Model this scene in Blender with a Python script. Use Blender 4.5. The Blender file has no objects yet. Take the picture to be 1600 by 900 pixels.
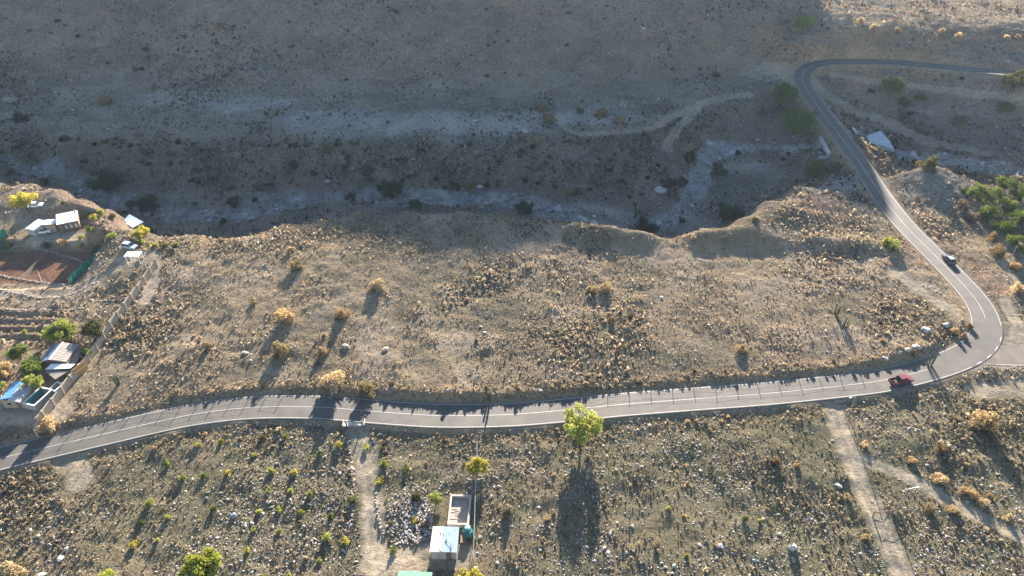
import bpy, math, random
import numpy as np
from mathutils import Vector, Matrix, Quaternion

random.seed(7)
RNG = np.random.default_rng(7)
scene = bpy.context.scene
COL = scene.collection
R = math.radians

# ------------------------------------------------------------------ camera, sky, sun, exposure
CAM_H, PITCH, FPX = 108.0, R(36.9), 1067.0          # focal length in pixels of a 1600 wide frame
cam = bpy.data.cameras.new('camera')
cam.sensor_width = 36.0
cam.lens = 36.0 * FPX / 1600.0
cam.clip_start, cam.clip_end = 0.5, 5000
camo = bpy.data.objects.new('camera', cam)
camo.location = (0, 0, CAM_H)
camo.rotation_euler = (math.pi / 2 - PITCH, 0, 0)
COL.objects.link(camo)
scene.camera = camo

HAZE = 0.000055
SUN_EL, SUN_AZ = R(17.0), R(6.4)
world = bpy.data.worlds.new('World')
scene.world = world
world.use_nodes = True
wn = world.node_tree
for n in list(wn.nodes):
    wn.nodes.remove(n)
sky = wn.nodes.new('ShaderNodeTexSky')
sky.sky_type = 'NISHITA'
sky.sun_disc = False
sky.sun_elevation = SUN_EL
sky.sun_rotation = SUN_AZ
sky.altitude = 1200
sky.air_density = 1.0
sky.dust_density = 0.6
sky.ozone_density = 1.0
bg = wn.nodes.new('ShaderNodeBackground')
bg.inputs['Strength'].default_value = 0.053
wo = wn.nodes.new('ShaderNodeOutputWorld')
wn.links.new(sky.outputs[0], bg.inputs[0])
wn.links.new(bg.outputs[0], wo.inputs[0])

sun = bpy.data.lights.new('sun', 'SUN')
sun.energy = 5.0
sun.angle = R(0.53)
sun.color = (1.0, 0.885, 0.76)
suno = bpy.data.objects.new('sun', sun)
sdir = Vector((math.sin(SUN_AZ) * math.cos(SUN_EL), math.cos(SUN_AZ) * math.cos(SUN_EL), math.sin(SUN_EL)))
suno.rotation_euler = (-sdir).to_track_quat('-Z', 'Y').to_euler()
suno.location = (60, 300, 400)
COL.objects.link(suno)

vs = scene.view_settings
vs.view_transform = 'Standard'
vs.look = 'None'
vs.exposure = 2.68
vs.gamma = 1.0
vs.use_curve_mapping = False
try:
    scene.cycles.use_denoising = True
    scene.cycles.max_bounces = 6
    scene.cycles.diffuse_bounces = 2
    scene.cycles.transmission_bounces = 3
    scene.cycles.volume_bounces = 0
except Exception:
    pass

# ------------------------------------------------------------------ pixel -> world (reference frame 1600 x 900)
CP, SP = math.cos(PITCH), math.sin(PITCH)
def ray(px, py):
    u = (px - 800.0) / FPX
    v = (450.0 - py) / FPX
    return np.array((u, CP + v * SP, -SP + v * CP))
def un(px, py, z=0.0):
    d = ray(px, py)
    t = (z - CAM_H) / d[2]
    return np.array((d[0] * t, d[1] * t, z))

# ------------------------------------------------------------------ noise
class Noise:
    def __init__(self, seed):
        self.t = np.random.default_rng(seed).random((256, 256)).astype(np.float32)
    def val(self, x, y):
        xi = np.floor(x).astype(np.int64); yi = np.floor(y).astype(np.int64)
        fx = (x - xi); fy = (y - yi)
        fx = fx * fx * (3 - 2 * fx); fy = fy * fy * (3 - 2 * fy)
        a = self.t[xi & 255, yi & 255]; b = self.t[(xi + 1) & 255, yi & 255]
        c = self.t[xi & 255, (yi + 1) & 255]; d = self.t[(xi + 1) & 255, (yi + 1) & 255]
        return (a * (1 - fx) + b * fx) * (1 - fy) + (c * (1 - fx) + d * fx) * fy
    def fbm(self, x, y, s, o=4):
        r = 0; a = 0.5; t = 0
        for k in range(o):
            r = r + a * self.val(x / s + 13.7 * k, y / s + 7.1 * k); t += a; a *= 0.5; s *= 0.5
        return r / t - 0.5
N1, N2, N3, N4 = Noise(1), Noise(2), Noise(3), Noise(4)
def sstep(a, b, x):
    t = np.clip((x - a) / (b - a), 0, 1)
    return t * t * (3 - 2 * t)

# ------------------------------------------------------------------ road lines (pixel, pixel, height)
ROAD_PX = [(-330, 776, -1.6), (-160, 752, -1.3), (0, 716, -1), (100, 692.5, -.7), (180, 674, -.5), (300, 647.5, -.2), (400, 636, 0), (500, 636, 0), (575, 642, 0),
           (650, 647.5, 0), (700, 649.5, 0), (800, 647.5, 0), (900, 639, .1), (975, 631.5, .2), (1100, 622, .4), (1200, 614.5, .5),
           (1325, 601.5, .7), (1380, 594, .8), (1457, 575, 1), (1505, 557, 1.1), (1533, 538, 1.1), (1543, 512, 1.1), (1534, 482, 1.1), (1512, 452, 1),
           (1470, 408, .8), (1416, 354, .6), (1378, 306, .3), (1342, 252, -.2), (1314, 214, .2), (1288, 180, 1.6), (1266, 149, 3.6), (1252, 122, 6.5),
           (1260, 106.5, 8.6), (1282, 98.5, 9.8), (1310, 96.7, 10.4), (1350, 96.3, 10.9), (1400, 97.5, 11.4), (1480, 105, 11.8), (1600, 116, 12), (1720, 128, 12), (1900, 150, 12)]
SIDE_PX = [(1520, 553, 1.05), (1560, 555, 1.05), (1610, 556, 1.0), (1700, 556, .9), (1900, 560, .8)]
def catmull(P, step):
    P = np.array(P); out = []
    Q = np.vstack([2 * P[0] - P[1], P, 2 * P[-1] - P[-2]])
    for i in range(1, len(Q) - 2):
        p0, p1, p2, p3 = Q[i - 1], Q[i], Q[i + 1], Q[i + 2]
        n = max(1, int(np.linalg.norm(p2 - p1) / step))
        for k in range(n):
            t = k / n
            out.append(.5 * ((2 * p1) + (-p0 + p2) * t + (2 * p0 - 5 * p1 + 4 * p2 - p3) * t * t + (-p0 + 3 * p1 - 3 * p2 + p3) * t ** 3))
    out.append(P[-1])
    return np.array(out)
def smooth(L, n=6):
    L = L.copy()
    for _ in range(n):
        L[1:-1] = .25 * L[:-2] + .5 * L[1:-1] + .25 * L[2:]
    return L
ROAD = smooth(catmull([un(*p) for p in ROAD_PX], 1.6), 4)
SIDE = smooth(catmull([un(*p) for p in SIDE_PX], 1.6), 2)

# ------------------------------------------------------------------ terrain height: radial basis through surveyed points
CTRL = []
for p in [(0, 900, -2.2), (400, 900, -1.9), (800, 900, -1.9), (1200, 900, -1.6), (1600, 900, -1), (0, 800, -1.7), (400, 780, -1.3), (800, 790, -1.3), (1200, 780, -1), (1600, 790, -.5),
          (1450, 680, 0), (600, 700, -.8), (1100, 690, -.3),
          (300, 560, 1), (800, 560, 1.1), (1200, 540, 1.3), (500, 460, 2), (800, 450, 2), (1200, 450, 2), (1000, 402, 2.0), (1080, 384, 1.5), (1160, 382, 1.3), (1240, 376, 1.0), (1320, 384, .9), (940, 378, 1.9), (1400, 430, 1.6), (700, 400, 2.5), (300, 450, 1.5),
          (100, 600, .5), (100, 470, 1.4), (0, 540, 1), (60, 345, 2.6), (0, 345, 3), (80, 420, 2), (-150, 340, 3), (-150, 500, 1.5), (1300, 340, 2), (1560, 470, 1), (1600, 400, .6), (1480, 330, .9), (1570, 330, .6),
          (1750, 420, .6), (1750, 650, .5), (1700, 800, 0)]:
    CTRL.append(un(*p))
CREST = [(-170, 270, 3), (-80, 277, 3), (0, 284, 3.6), (60, 288, 3.6), (110, 299, 3.6), (150, 317, 3.4), (185, 333, 3), (225, 361, 2.5), (300, 366, 2.5), (370, 371, 2.5), (440, 354, 3), (500, 342, 3),
         (560, 331, 3.2), (640, 328, 3), (720, 328, 3), (790, 332, 3), (860, 342, 2.8), (905, 351, 2.8), (950, 360, 2.9), (1000, 364, 2.9), (1090, 362, 2.9), (1115, 359, 2.9),
         (1150, 342, 3.0), (1190, 318, 3.0), (1240, 293, 2.6), (1300, 273, 1.0), (1392, 284, 1.0), (1405, 268, 2.6), (1440, 259, 3), (1480, 269, 2), (1510, 283, 1.2), (1560, 290, .9), (1600, 293, .8), (1700, 300, .8), (1850, 310, .8)]
for c in CREST:
    p = un(*c); CTRL.append(p)
    o = p[:2] / np.linalg.norm(p[:2])
    zf = -9.0 if c[0] < 1150 else (-7.0 if c[0] < 1250 else -5.0)
    if c[0] < 1310:
        q = p[:2] - o * 5; CTRL.append(np.array((q[0], q[1], c[2])))
    q = p[:2] + o * (10 if c[0] < 1250 else 8)
    CTRL.append(np.array((q[0], q[1], zf)))
RIVER_PX = [(-250, 240, -9), (-100, 258, -9.5), (40, 268, -10), (120, 282, -10.5), (190, 312, -11), (250, 332, -11), (320, 334, -11), (400, 326, -11), (455, 311, -10.5), (520, 305, -10), (600, 304, -10), (700, 304, -10), (800, 311, -10), (870, 326, -10),
            (950, 347, -10), (1030, 345, -9.5), (1068, 315, -9), (1090, 275, -8.5), (1103, 243, -8), (1150, 229, -7.5), (1220, 231, -7), (1275, 233, -6.5)]
RIVER2_PX = [(1350, 218, -6), (1400, 236, -5.6), (1470, 246, -5.2), (1540, 259, -4.8), (1640, 277, -4.4), (1800, 300, -4)]
for p in RIVER_PX + RIVER2_PX:
    CTRL.append(un(*p))
for p in [(-200, 228, 0), (0, 225, 0), (100, 222, 0), (200, 215, 0), (300, 222, -.5), (400, 230, -1), (500, 228, -1), (600, 228, -1), (700, 230, -1), (800, 232, -1.5), (900, 226, -1.6), (980, 224, -2), (1040, 226, -2.4), (1075, 200, -1.5),
          (1140, 160, 0), (1190, 172, -2), (1225, 205, -5), (100, 270, -8), (300, 298, -9), (500, 290, -8.5), (700, 290, -8.5), (850, 303, -8.5), (960, 328, -9), (1020, 300, -6.5), (1050, 260, -5.5), (1000, 260, -5),
          (0, 170, 3), (200, 165, 3), (400, 170, 2), (600, 170, 2), (800, 175, 1.5), (1000, 165, 1.8), (1100, 138, 3.2), (-200, 170, 3),
          (-200, 140, 6), (0, 140, 6), (200, 135, 6), (400, 130, 6), (600, 126, 6), (800, 124, 6), (1000, 118, 6), (1100, 108, 6.5), (1180, 96, 8.5), (1215, 120, 5.5),
          (-200, 60, 17), (0, 60, 17), (200, 60, 17), (400, 60, 17), (600, 60, 17), (800, 60, 17), (1000, 58, 17), (1120, 55, 17), (1200, 60, 15.5),
          (-200, 0, 28), (0, 0, 28), (200, 0, 28), (400, 0, 28), (600, 0, 28), (800, 0, 28), (1000, 0, 28), (1120, 0, 27), (1200, 0, 25.5), (1230, 20, 22),
          (1270, 74, 15.0), (1400, 73, 15.6), (1500, 76, 15.8), (1600, 80, 15.8), (1750, 85, 16),
          (1290, 34, 20.2), (1360, 46, 20.2), (1450, 48, 20.2), (1540, 50, 20.2), (1600, 52, 20.2), (1750, 56, 20.2),
          (1320, 0, 22), (1450, 0, 20.6), (1600, 0, 20.4), (1750, 0, 20.4),
          (1330, 120, 7.2), (1330, 150, 2.4), (1400, 160, 1), (1500, 165, 2), (1600, 170, 2), (1700, 175, 2), (1400, 125, 8), (1500, 133, 8), (1600, 140, 8),
          (1370, 190, -3), (1450, 205, -3), (1550, 225, -3), (1650, 235, -3), (1800, 240, -3)]:
    CTRL.append(un(*p))
RIDGE = [(-420, 84), (-300, 84), (-200, 84), (-116, 87), (-26, 95), (20, 100.8), (52, 96.8), (83, 95), (112, 90), (152, 90), (168, 34), (200, 20), (300, 20), (420, 20)]
for x, z in RIDGE:
    CTRL.append(np.array((x, 480, z)))
    CTRL.append(np.array((x * 1.1, 560, z * .72)))
    CTRL.append(np.array((x * 1.3, 800, z * .6)))
for p in [(-800, -100, -5), (0, -100, -8), (800, -100, -5), (-800, 400, 60), (800, 400, 25), (-800, 900, 60), (800, 900, 40), (0, 900, 60), (-350, 100, 1), (350, 100, 1), (-500, 220, 0), (500, 220, 0)]:
    CTRL.append(np.array(p, float))
for r in list(ROAD[::5]) + list(SIDE[4::6]):
    CTRL.append(r + np.array((0, 0, -.1)))
CTRL = np.array(CTRL)
S_, C_ = 100.0, 0.035
cx, cy, cz = CTRL[:, 0] / S_, CTRL[:, 1] / S_, CTRL[:, 2]
n = len(CTRL)
A = np.zeros((n + 3, n + 3))
A[:n, :n] = np.sqrt((cx[:, None] - cx) ** 2 + (cy[:, None] - cy) ** 2 + C_ * C_)
A[:n, :n] -= np.eye(n) * 0.004
A[:n, n:] = np.stack([np.ones(n), cx, cy], 1); A[n:, :n] = A[:n, n:].T
W = np.linalg.solve(A, np.concatenate([cz, np.zeros(3)]))

def axis(parts):
    a = []
    for lo, hi, st in parts:
        k = max(1, int(round((hi - lo) / st)))
        a += list(np.linspace(lo, hi, k, endpoint=False))
    a.append(parts[-1][1])
    return np.array(a)
XS = axis([(-900, -420, 30), (-420, -270, 6), (-270, -180, 1.0), (-180, 180, .6), (180, 270, 1.0), (270, 420, 6), (420, 900, 30)])
YS = axis([(-120, 20, 14), (20, 50, 2), (50, 60, 1), (60, 200, .55), (200, 345, .85), (345, 520, 4), (520, 1000, 24)])
GX, GY = np.meshgrid(XS, YS, indexing='ij')
NXg, NYg = GX.shape
Z = np.empty(GX.shape)
fx_, fy_ = (GX / S_).ravel(), (GY / S_).ravel()
zr = Z.ravel()
w32 = W.astype(np.float32)
for i in range(0, fx_.size, 20000):
    a = fx_[i:i + 20000].astype(np.float32); b = fy_[i:i + 20000].astype(np.float32)
    d = np.sqrt((a[:, None] - cx.astype(np.float32)) ** 2 + (b[:, None] - cy.astype(np.float32)) ** 2 + np.float32(C_ * C_))
    zr[i:i + 20000] = d @ w32[:n] + w32[n] + w32[n + 1] * a + w32[n + 2] * b
Z = zr.reshape(GX.shape)

def samp(G, x, y):
    x = np.asarray(x, float); y = np.asarray(y, float)
    i = np.clip(np.searchsorted(XS, x) - 1, 0, NXg - 2); j = np.clip(np.searchsorted(YS, y) - 1, 0, NYg - 2)
    fx = np.clip((x - XS[i]) / (XS[i + 1] - XS[i]), 0, 1); fy = np.clip((y - YS[j]) / (YS[j + 1] - YS[j]), 0, 1)
    return (G[i, j] * (1 - fx) + G[i + 1, j] * fx) * (1 - fy) + (G[i, j + 1] * (1 - fx) + G[i + 1, j + 1] * fx) * fy

def polydist(L, maxd):
    """distance to polyline, signed side (+ = left of travel), height and arclength of nearest point"""
    D = np.full(GX.shape, 1e3); SG = np.zeros(GX.shape); HH = np.zeros(GX.shape); AL = np.zeros(GX.shape)
    arc = 0.0
    for p, q in zip(L[:-1], L[1:]):
        lo = np.minimum(p, q)[:2] - maxd; hi = np.maximum(p, q)[:2] + maxd
        i0, i1 = np.searchsorted(XS, [lo[0], hi[0]]); j0, j1 = np.searchsorted(YS, [lo[1], hi[1]])
        e = q[:2] - p[:2]; le = math.hypot(*e)
        if i1 > i0 and j1 > j0 and le > 1e-6:
            sl = (slice(i0, i1), slice(j0, j1))
            dx = GX[sl] - p[0]; dy = GY[sl] - p[1]
            t = np.clip((dx * e[0] + dy * e[1]) / le ** 2, 0, 1)
            ex = dx - t * e[0]; ey = dy - t * e[1]
            d = np.sqrt(ex * ex + ey * ey)
            m = d < D[sl]
            D[sl] = np.where(m, d, D[sl])
            SG[sl] = np.where(m, np.sign(e[0] * dy - e[1] * dx), SG[sl])
            HH[sl] = np.where(m, p[2] + t * (q[2] - p[2]), HH[sl])
            AL[sl] = np.where(m, arc + t * le, AL[sl])
        arc += le
    return D, SG, HH, AL

# relief: small hummocks near, gullies on the far slopes and banks
far = sstep(190, 300, GY)
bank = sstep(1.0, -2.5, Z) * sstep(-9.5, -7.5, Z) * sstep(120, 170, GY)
Z += N1.fbm(GX, GY, 14, 4) * (.55 + 1.6 * far)
Z += (np.abs(N2.fbm(GX, GY * .45, 16, 3)) - .1) * (4.5 * bank + 3.2 * far * sstep(4, 20, Z))
Z += N3.fbm(GX, GY, 3.2, 3) * (.75 + .6 * far + .6 * bank)
Z += np.maximum(N4.fbm(GX + 77, GY, 7, 3) - .08, 0) * 1.6
Z += N4.fbm(GX, GY, 46, 2) * 1.2 * sstep(1, .2, np.abs(GX - 10) / 200) * sstep(100, 140, GY) * (1 - far)

stepd = polydist(smooth(catmull([un(*p) for p in [(900, 360, 3), (960, 368, 2.5), (1050, 372, 2.3), (1150, 370, 2.3), (1250, 372, 2.2), (1330, 379, 2), (1405, 391, 1.6)]], 2), 3), 16)[0]
Z += (1.5 + 3.0 * N2.fbm(GX, GY, 9, 4)) * np.exp(-(stepd / 3.6) ** 2)
ROADW, SIDEW = 3.35, 3.4
rd, rs, rh, ra = polydist(ROAD, 40)
sd, ss, sh, sa = polydist(SIDE, 14)
# cut bank on the upper (left of travel) side of the road, shoulder drop on the other
arcs = np.concatenate([[0], np.cumsum(np.linalg.norm(np.diff(ROAD[:, :2], axis=0), axis=1))])
def arc_at(px, py):
    p = un(px, py, 0)
    return arcs[np.argmin(np.linalg.norm(ROAD[:, :2] - p[:2], axis=1))]
bx_ = [arc_at(*q) for q in [(0, 716), (300, 647), (420, 636), (540, 640), (620, 646), (900, 639), (940, 635), (1330, 601), (1400, 591), (1470, 572), (1545, 512), (1500, 440), (1340, 252)]]
bz_ = [.1, .15, .25, .4, .75, .7, .2, .2, .8, 1.0, .4, .1, .0]
bh = np.interp(ra, bx_, bz_, left=.1, right=0)
leftd = np.where(rs > 0, rd, 1e3)
rightd = np.where(rs < 0, rd, 1e3)
bn = 1 + .9 * N2.fbm(GX, GY, 6, 3)
Z += bh * bn * sstep(3.9, 5.0, leftd) * np.exp(-np.clip(leftd - 5.0, 0, 99) / 12.0) * (leftd < 39)
Z -= .28 * sstep(3.6, 4.8, rightd) * np.exp(-np.clip(rightd - 6, 0, 99) / 9.0) * (rightd < 39) * sstep(160, 120, GY)
k = np.where((rs < 0) & (GY < 165), sstep(4.7, 3.5, rd), sstep(5.4, 4.1, rd))
Z = Z * (1 - k) + (rh - .10) * k
k = sstep(9.5, 5.5, sd) * (rd > 3.3)
Z = Z * (1 - k) + (sh - .06) * k

# yards and the tennis court are levelled pads
PADS = []
def pad(x0, x1, y0, y1, z, soft=3.0):
    global Z
    d = np.maximum(np.maximum(x0 - GX, GX - x1), np.maximum(y0 - GY, GY - y1))
    k = sstep(soft, 0, d)
    Z = Z * (1 - k) + z * k
    return d
court_d = pad(-163, -114.8, 143.4, 161.2, .3, 2.2)
pad(-139, -122, 163, 174, 2.6, 3)
shed_d = pad(-14.6, -6.9, 62, 80.5, -1.5, 2.5)
pad(-111, -96.5, 98, 119, .9, 3)
pad(-21, -12, 50, 66.5, -1.8, 2)

# ------------------------------------------------------------------ tracks, river, zones (surface kinds)
def raycast(px, py, z0=None):
    d = ray(px, py)
    t = np.arange(50, 900, .4)
    P = np.array((0, 0, CAM_H))[:, None] + d[:, None] * t
    h = samp(Z, P[0], P[1])
    b = np.nonzero(P[2] < h)[0]
    i = b[0] if len(b) else len(t) - 1
    i = max(i, 1)
    a0 = P[2, i - 1] - h[i - 1]; a1 = P[2, i] - h[i]
    f = a0 / (a0 - a1) if a0 != a1 else 0
    q = P[:, i - 1] * (1 - f) + P[:, i] * f
    return np.array((q[0], q[1], float(samp(Z, q[0], q[1]))))
def line_px(L, step=1.5):
    return smooth(catmull([raycast(*p) for p in L], step), 2)
TRACKS = [  # pixel line, half width
    ([(557, 668), (566, 700), (572, 730), (582, 770), (582, 830), (596, 900), (600, 960)], 2.2),
    ([(1300, 628), (1312, 670), (1332, 722), (1358, 785), (1385, 840), (1410, 900), (1430, 960)], 2.1),
    ([(1340, 716), (1380, 728), (1425, 748), (1500, 792), (1560, 822), (1620, 852), (1700, 890)], 1.3),
    ([(1170, 146), (1130, 152), (1090, 164), (1045, 186), (1020, 200), (960, 206), (915, 209), (885, 202), (875, 180)], 1.7),
    ([(1095, 163), (1070, 190), (1050, 212), (1040, 232)], 1.5),
    ([(1300, 116), (1345, 124), (1420, 133), (1500, 142), (1600, 158), (1700, 172)], 1.4),
    ([(1270, 128), (1290, 150), (1330, 172), (1390, 192), (1450, 220), (1540, 240)], 2.6),
    ([(1488, 285), (1510, 320), (1540, 365), (1560, 400), (1590, 440)], .8),
    ([(243, 398), (244, 420), (238, 440), (228, 470)], 1.5),
    ([(0, 452), (60, 462), (110, 458), (150, 438), (190, 415), (225, 395)], 1.0),
    ([(0, 640), (40, 645), (85, 640)], 3.2),
    ([(60, 372), (90, 368), (130, 372)], 3.0),
    ([(190, 405), (215, 410), (240, 398)], 2.0),
    ([(0, 462), (60, 450), (110, 446)], 1.6),
    ([(1195, 105), (1225, 110), (1240, 128)], 3.5),
    ([(585, 880), (640, 872), (720, 868)], 2.4),
    ([(1400, 425), (1440, 455), (1480, 480), (1505, 490)], 2.0),
    ([(100, 712), (122, 730), (126, 752)], 2.4),
    ([(1525, 610), (1600, 606), (1700, 606)], 2.4),
    ([(1570, 470), (1585, 500), (1600, 520)], 1.6),
    ([(1562, 505), (1578, 528), (1605, 542), (1680, 548)], 3.0),
]
ruts = np.zeros(GX.shape); track = np.zeros(GX.shape); trackd = np.full(GX.shape, 99.0)
edge = N3.fbm(GX, GY, 3.0, 3) * 1.6
for L, hw in TRACKS:
    d = polydist(line_px(L), hw + 6)[0]
    track = np.maximum(track, sstep(hw + .55, hw - .55, d + edge * min(1, hw * .55)))
    trackd = np.minimum(trackd, d - hw)
    if 1.2 < hw < 2.3: ruts = np.maximum(ruts, sstep(.55, .1, np.abs(d - .85)))
river = np.zeros(GX.shape)
RW = {0: 3.0, 1: 4.0}
for k_, L in enumerate((RIVER_PX, RIVER2_PX)):
    d = polydist(smooth(catmull([un(*p) for p in L], 2), 2), 18)[0]
    river = np.maximum(river, sstep(RW[k_] + 1.0, RW[k_] - 1.0, d + 9 * N1.fbm(GX, GY, 13, 4)))
river *= sstep(-1.5, -4, Z)
clay = sstep(.1, -.1, np.maximum(np.maximum(-162 - GX, GX + 116.0), np.maximum(145.6 - GY, GY - 160.0)))
Z -= 1.3 * river * (.7 + 1.2 * N2.fbm(GX, GY, 5, 3))
braid = river * sstep(.10, .02, np.abs(N3.fbm(GX, GY, 7, 3)))
Z -= .05 * track + .09 * ruts * track
# wheel ruts
south = sstep(4, -4, np.where(rs < 0, -rd, np.where(rd < 900, rd, np.where(GY < 95, -99, 99)))) * (GY < 140)
slope_s = sstep(.25, .6, np.hypot(np.gradient(Z, axis=0) / np.gradient(XS)[:, None], np.gradient(Z, axis=1) / np.gradient(YS)[None, :]))

def mix3(a, b, k):
    return a * (1 - k[..., None]) + np.array(b, float) * k[..., None]
soil = np.zeros(GX.shape + (3,)) + np.array((.275, .222, .152))
soil = mix3(soil, (.180, .156, .110), sstep(-.1, .18, N1.fbm(GX, GY, 22, 4)))
soil = mix3(soil, (.300, .205, .150), .7 * sstep(.02, .22, N2.fbm(GX, GY, 30, 4)))
soil = mix3(soil, (.325, .268, .205), .8 * sstep(.06, .22, N3.fbm(GX, GY, 11, 4)))
soil = mix3(soil, (.160, .150, .092), .75 * south)
soil = mix3(soil, (.21, .165, .12), .5 * south * sstep(.05, .2, N4.fbm(GX, GY, 9, 3)))
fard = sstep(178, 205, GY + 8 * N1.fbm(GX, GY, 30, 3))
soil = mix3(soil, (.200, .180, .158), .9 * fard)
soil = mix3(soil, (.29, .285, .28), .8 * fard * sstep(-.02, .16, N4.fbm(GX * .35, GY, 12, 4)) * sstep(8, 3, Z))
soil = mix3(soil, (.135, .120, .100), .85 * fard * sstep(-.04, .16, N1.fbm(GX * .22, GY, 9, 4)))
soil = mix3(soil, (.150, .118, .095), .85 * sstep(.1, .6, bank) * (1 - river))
soil = mix3(soil, (.19, .145, .11), .65 * slope_s)
soil = mix3(soil, (.36, .29, .21), .9 * sstep(299, 306, GY) * sstep(128, 150, GX + 6 * N2.fbm(GX, GY, 12, 3)))  # soil made paler on the far plateau so it looks sunlit
soil = mix3(soil, (.26, .17, .11), .8 * slope_s * sstep(270, 285, GY) * sstep(100, 120, GX))
soil = mix3(soil, (.30, .305, .325), .9 * river * (.6 + 1.2 * np.clip(N2.fbm(GX, GY, 6, 3) + .2, 0, .5)))
soil = mix3(soil, (.13, .125, .12), .7 * braid)
soil = mix3(soil, (.38, .325, .255), (.95 - .5 * fard) * track * (.8 + .9 * N2.fbm(GX, GY, 2.5, 3)))
soil = mix3(soil, (.45, .39, .31), (.6 - .4 * fard) * track * ruts)
soil = mix3(soil, (.25, .21, .16), .7 * sstep(5.6, 4.2, rd) * (rs < 0))
soil = mix3(soil, (.30, .26, .21), .85 * sstep(9, 5, sd + 3 * N2.fbm(GX, GY, 5, 3)) * (sd < 12))
soil = mix3(soil, (.30, .23, .15), .6 * sstep(7.5, 4.4, rd) * (rs > 0))
soil = mix3(soil, (.185, .100, .068), clay * (.85 + .3 * N3.fbm(GX, GY, 5, 3)))
# ploughed strips in the plot left of the boundary wall are low ridges
plot = sstep(.5, -.5, np.maximum(np.maximum(-150 - GX, GX + 111), np.maximum(121.5 - GY, GY - 133.5)))
Z += plot * .35 * np.sin((GY + .05 * GX) * 2.2)

def G(px, py):
    return raycast(px, py)
def gz(x, y):
    return float(samp(Z, x, y))

# ------------------------------------------------------------------ materials
def new_mat(name):
    m = bpy.data.materials.new(name); m.use_nodes = True
    nt = m.node_tree
    for n_ in list(nt.nodes):
        nt.nodes.remove(n_)
    out = nt.nodes.new('ShaderNodeOutputMaterial')
    return m, nt, out
def nd(nt, t, **kw):
    x = nt.nodes.new(t)
    for k_, v in kw.items():
        setattr(x, k_, v)
    return x
def noise_tex(nt, vec, scale, detail=4, rough=.6):
    t = nd(nt, 'ShaderNodeTexNoise'); t.inputs['Scale'].default_value = scale; t.inputs['Detail'].default_value = detail; t.inputs['Roughness'].default_value = rough
    nt.links.new(vec, t.inputs['Vector']); return t
def ramp(nt, fac, stops):
    r = nd(nt, 'ShaderNodeValToRGB'); e = r.color_ramp.elements
    while len(e) < len(stops):
        e.new(.5)
    for el, (p, c) in zip(e, stops):
        el.position = p; el.color = (*c, 1) if len(c) == 3 else c
    nt.links.new(fac, r.inputs['Fac']); return r
def mixc(nt, a, b, fac, mode='MIX'):
    m = nd(nt, 'ShaderNodeMix', data_type='RGBA', blend_type=mode)
    for sock, v in ((m.inputs[6], a), (m.inputs[7], b), (m.inputs[0], fac)):
        if hasattr(v, 'is_linked') or hasattr(v, 'links'):
            nt.links.new(v, sock)
        elif isinstance(v, (int, float)):
            sock.default_value = v
        else:
            sock.default_value = (*v, 1)
    return m.outputs[2]
MATS = {}
def mat(name, col, rough=.8, var=.25, scale=1.5, metal=0.0, spec=.3, bump=.0, attr=None, transl=0.0, coat=0.0):
    """plain procedural material: colour with two octaves of mottling in object space, optional bump and translucency"""
    if name in MATS:
        return MATS[name]
    m, nt, out = new_mat(name)
    tc = nd(nt, 'ShaderNodeTexCoord')
    vec = tc.outputs['Object']
    n1 = noise_tex(nt, vec, scale, 5, .65)
    if attr:
        a = nd(nt, 'ShaderNodeAttribute', attribute_name=attr); base = a.outputs['Color']
    else:
        rg = nd(nt, 'ShaderNodeRGB'); rg.outputs[0].default_value = (*col, 1); base = rg.outputs[0]
    v = ramp(nt, n1.outputs['Fac'], [(.28, (1 - var,) * 3), (.72, (1 + var * .6,) * 3)])
    c = mixc(nt, base, v.outputs['Color'], 1.0, 'MULTIPLY')
    p = nd(nt, 'ShaderNodeBsdfPrincipled')
    nt.links.new(c, p.inputs['Base Color'])
    p.inputs['Roughness'].default_value = rough; p.inputs['Metallic'].default_value = metal
    p.inputs['Specular IOR Level'].default_value = spec
    if coat:
        p.inputs['Coat Weight'].default_value = coat
    if bump:
        b = nd(nt, 'ShaderNodeBump'); b.inputs['Strength'].default_value = bump; b.inputs['Distance'].default_value = .05
        n2 = noise_tex(nt, vec, scale * 6, 3, .6)
        nt.links.new(n2.outputs['Fac'], b.inputs['Height']); nt.links.new(b.outputs[0], p.inputs['Normal'])
    sh = p.outputs[0]
    if transl:
        t = nd(nt, 'ShaderNodeBsdfTranslucent'); nt.links.new(c, t.inputs['Color'])
        ms = nd(nt, 'ShaderNodeMixShader'); ms.inputs[0].default_value = transl
        nt.links.new(p.outputs[0], ms.inputs[1]); nt.links.new(t.outputs[0], ms.inputs[2]); sh = ms.outputs[0]
    nt.links.new(sh, out.inputs['Surface'])
    MATS[name] = m
    return m

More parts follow.
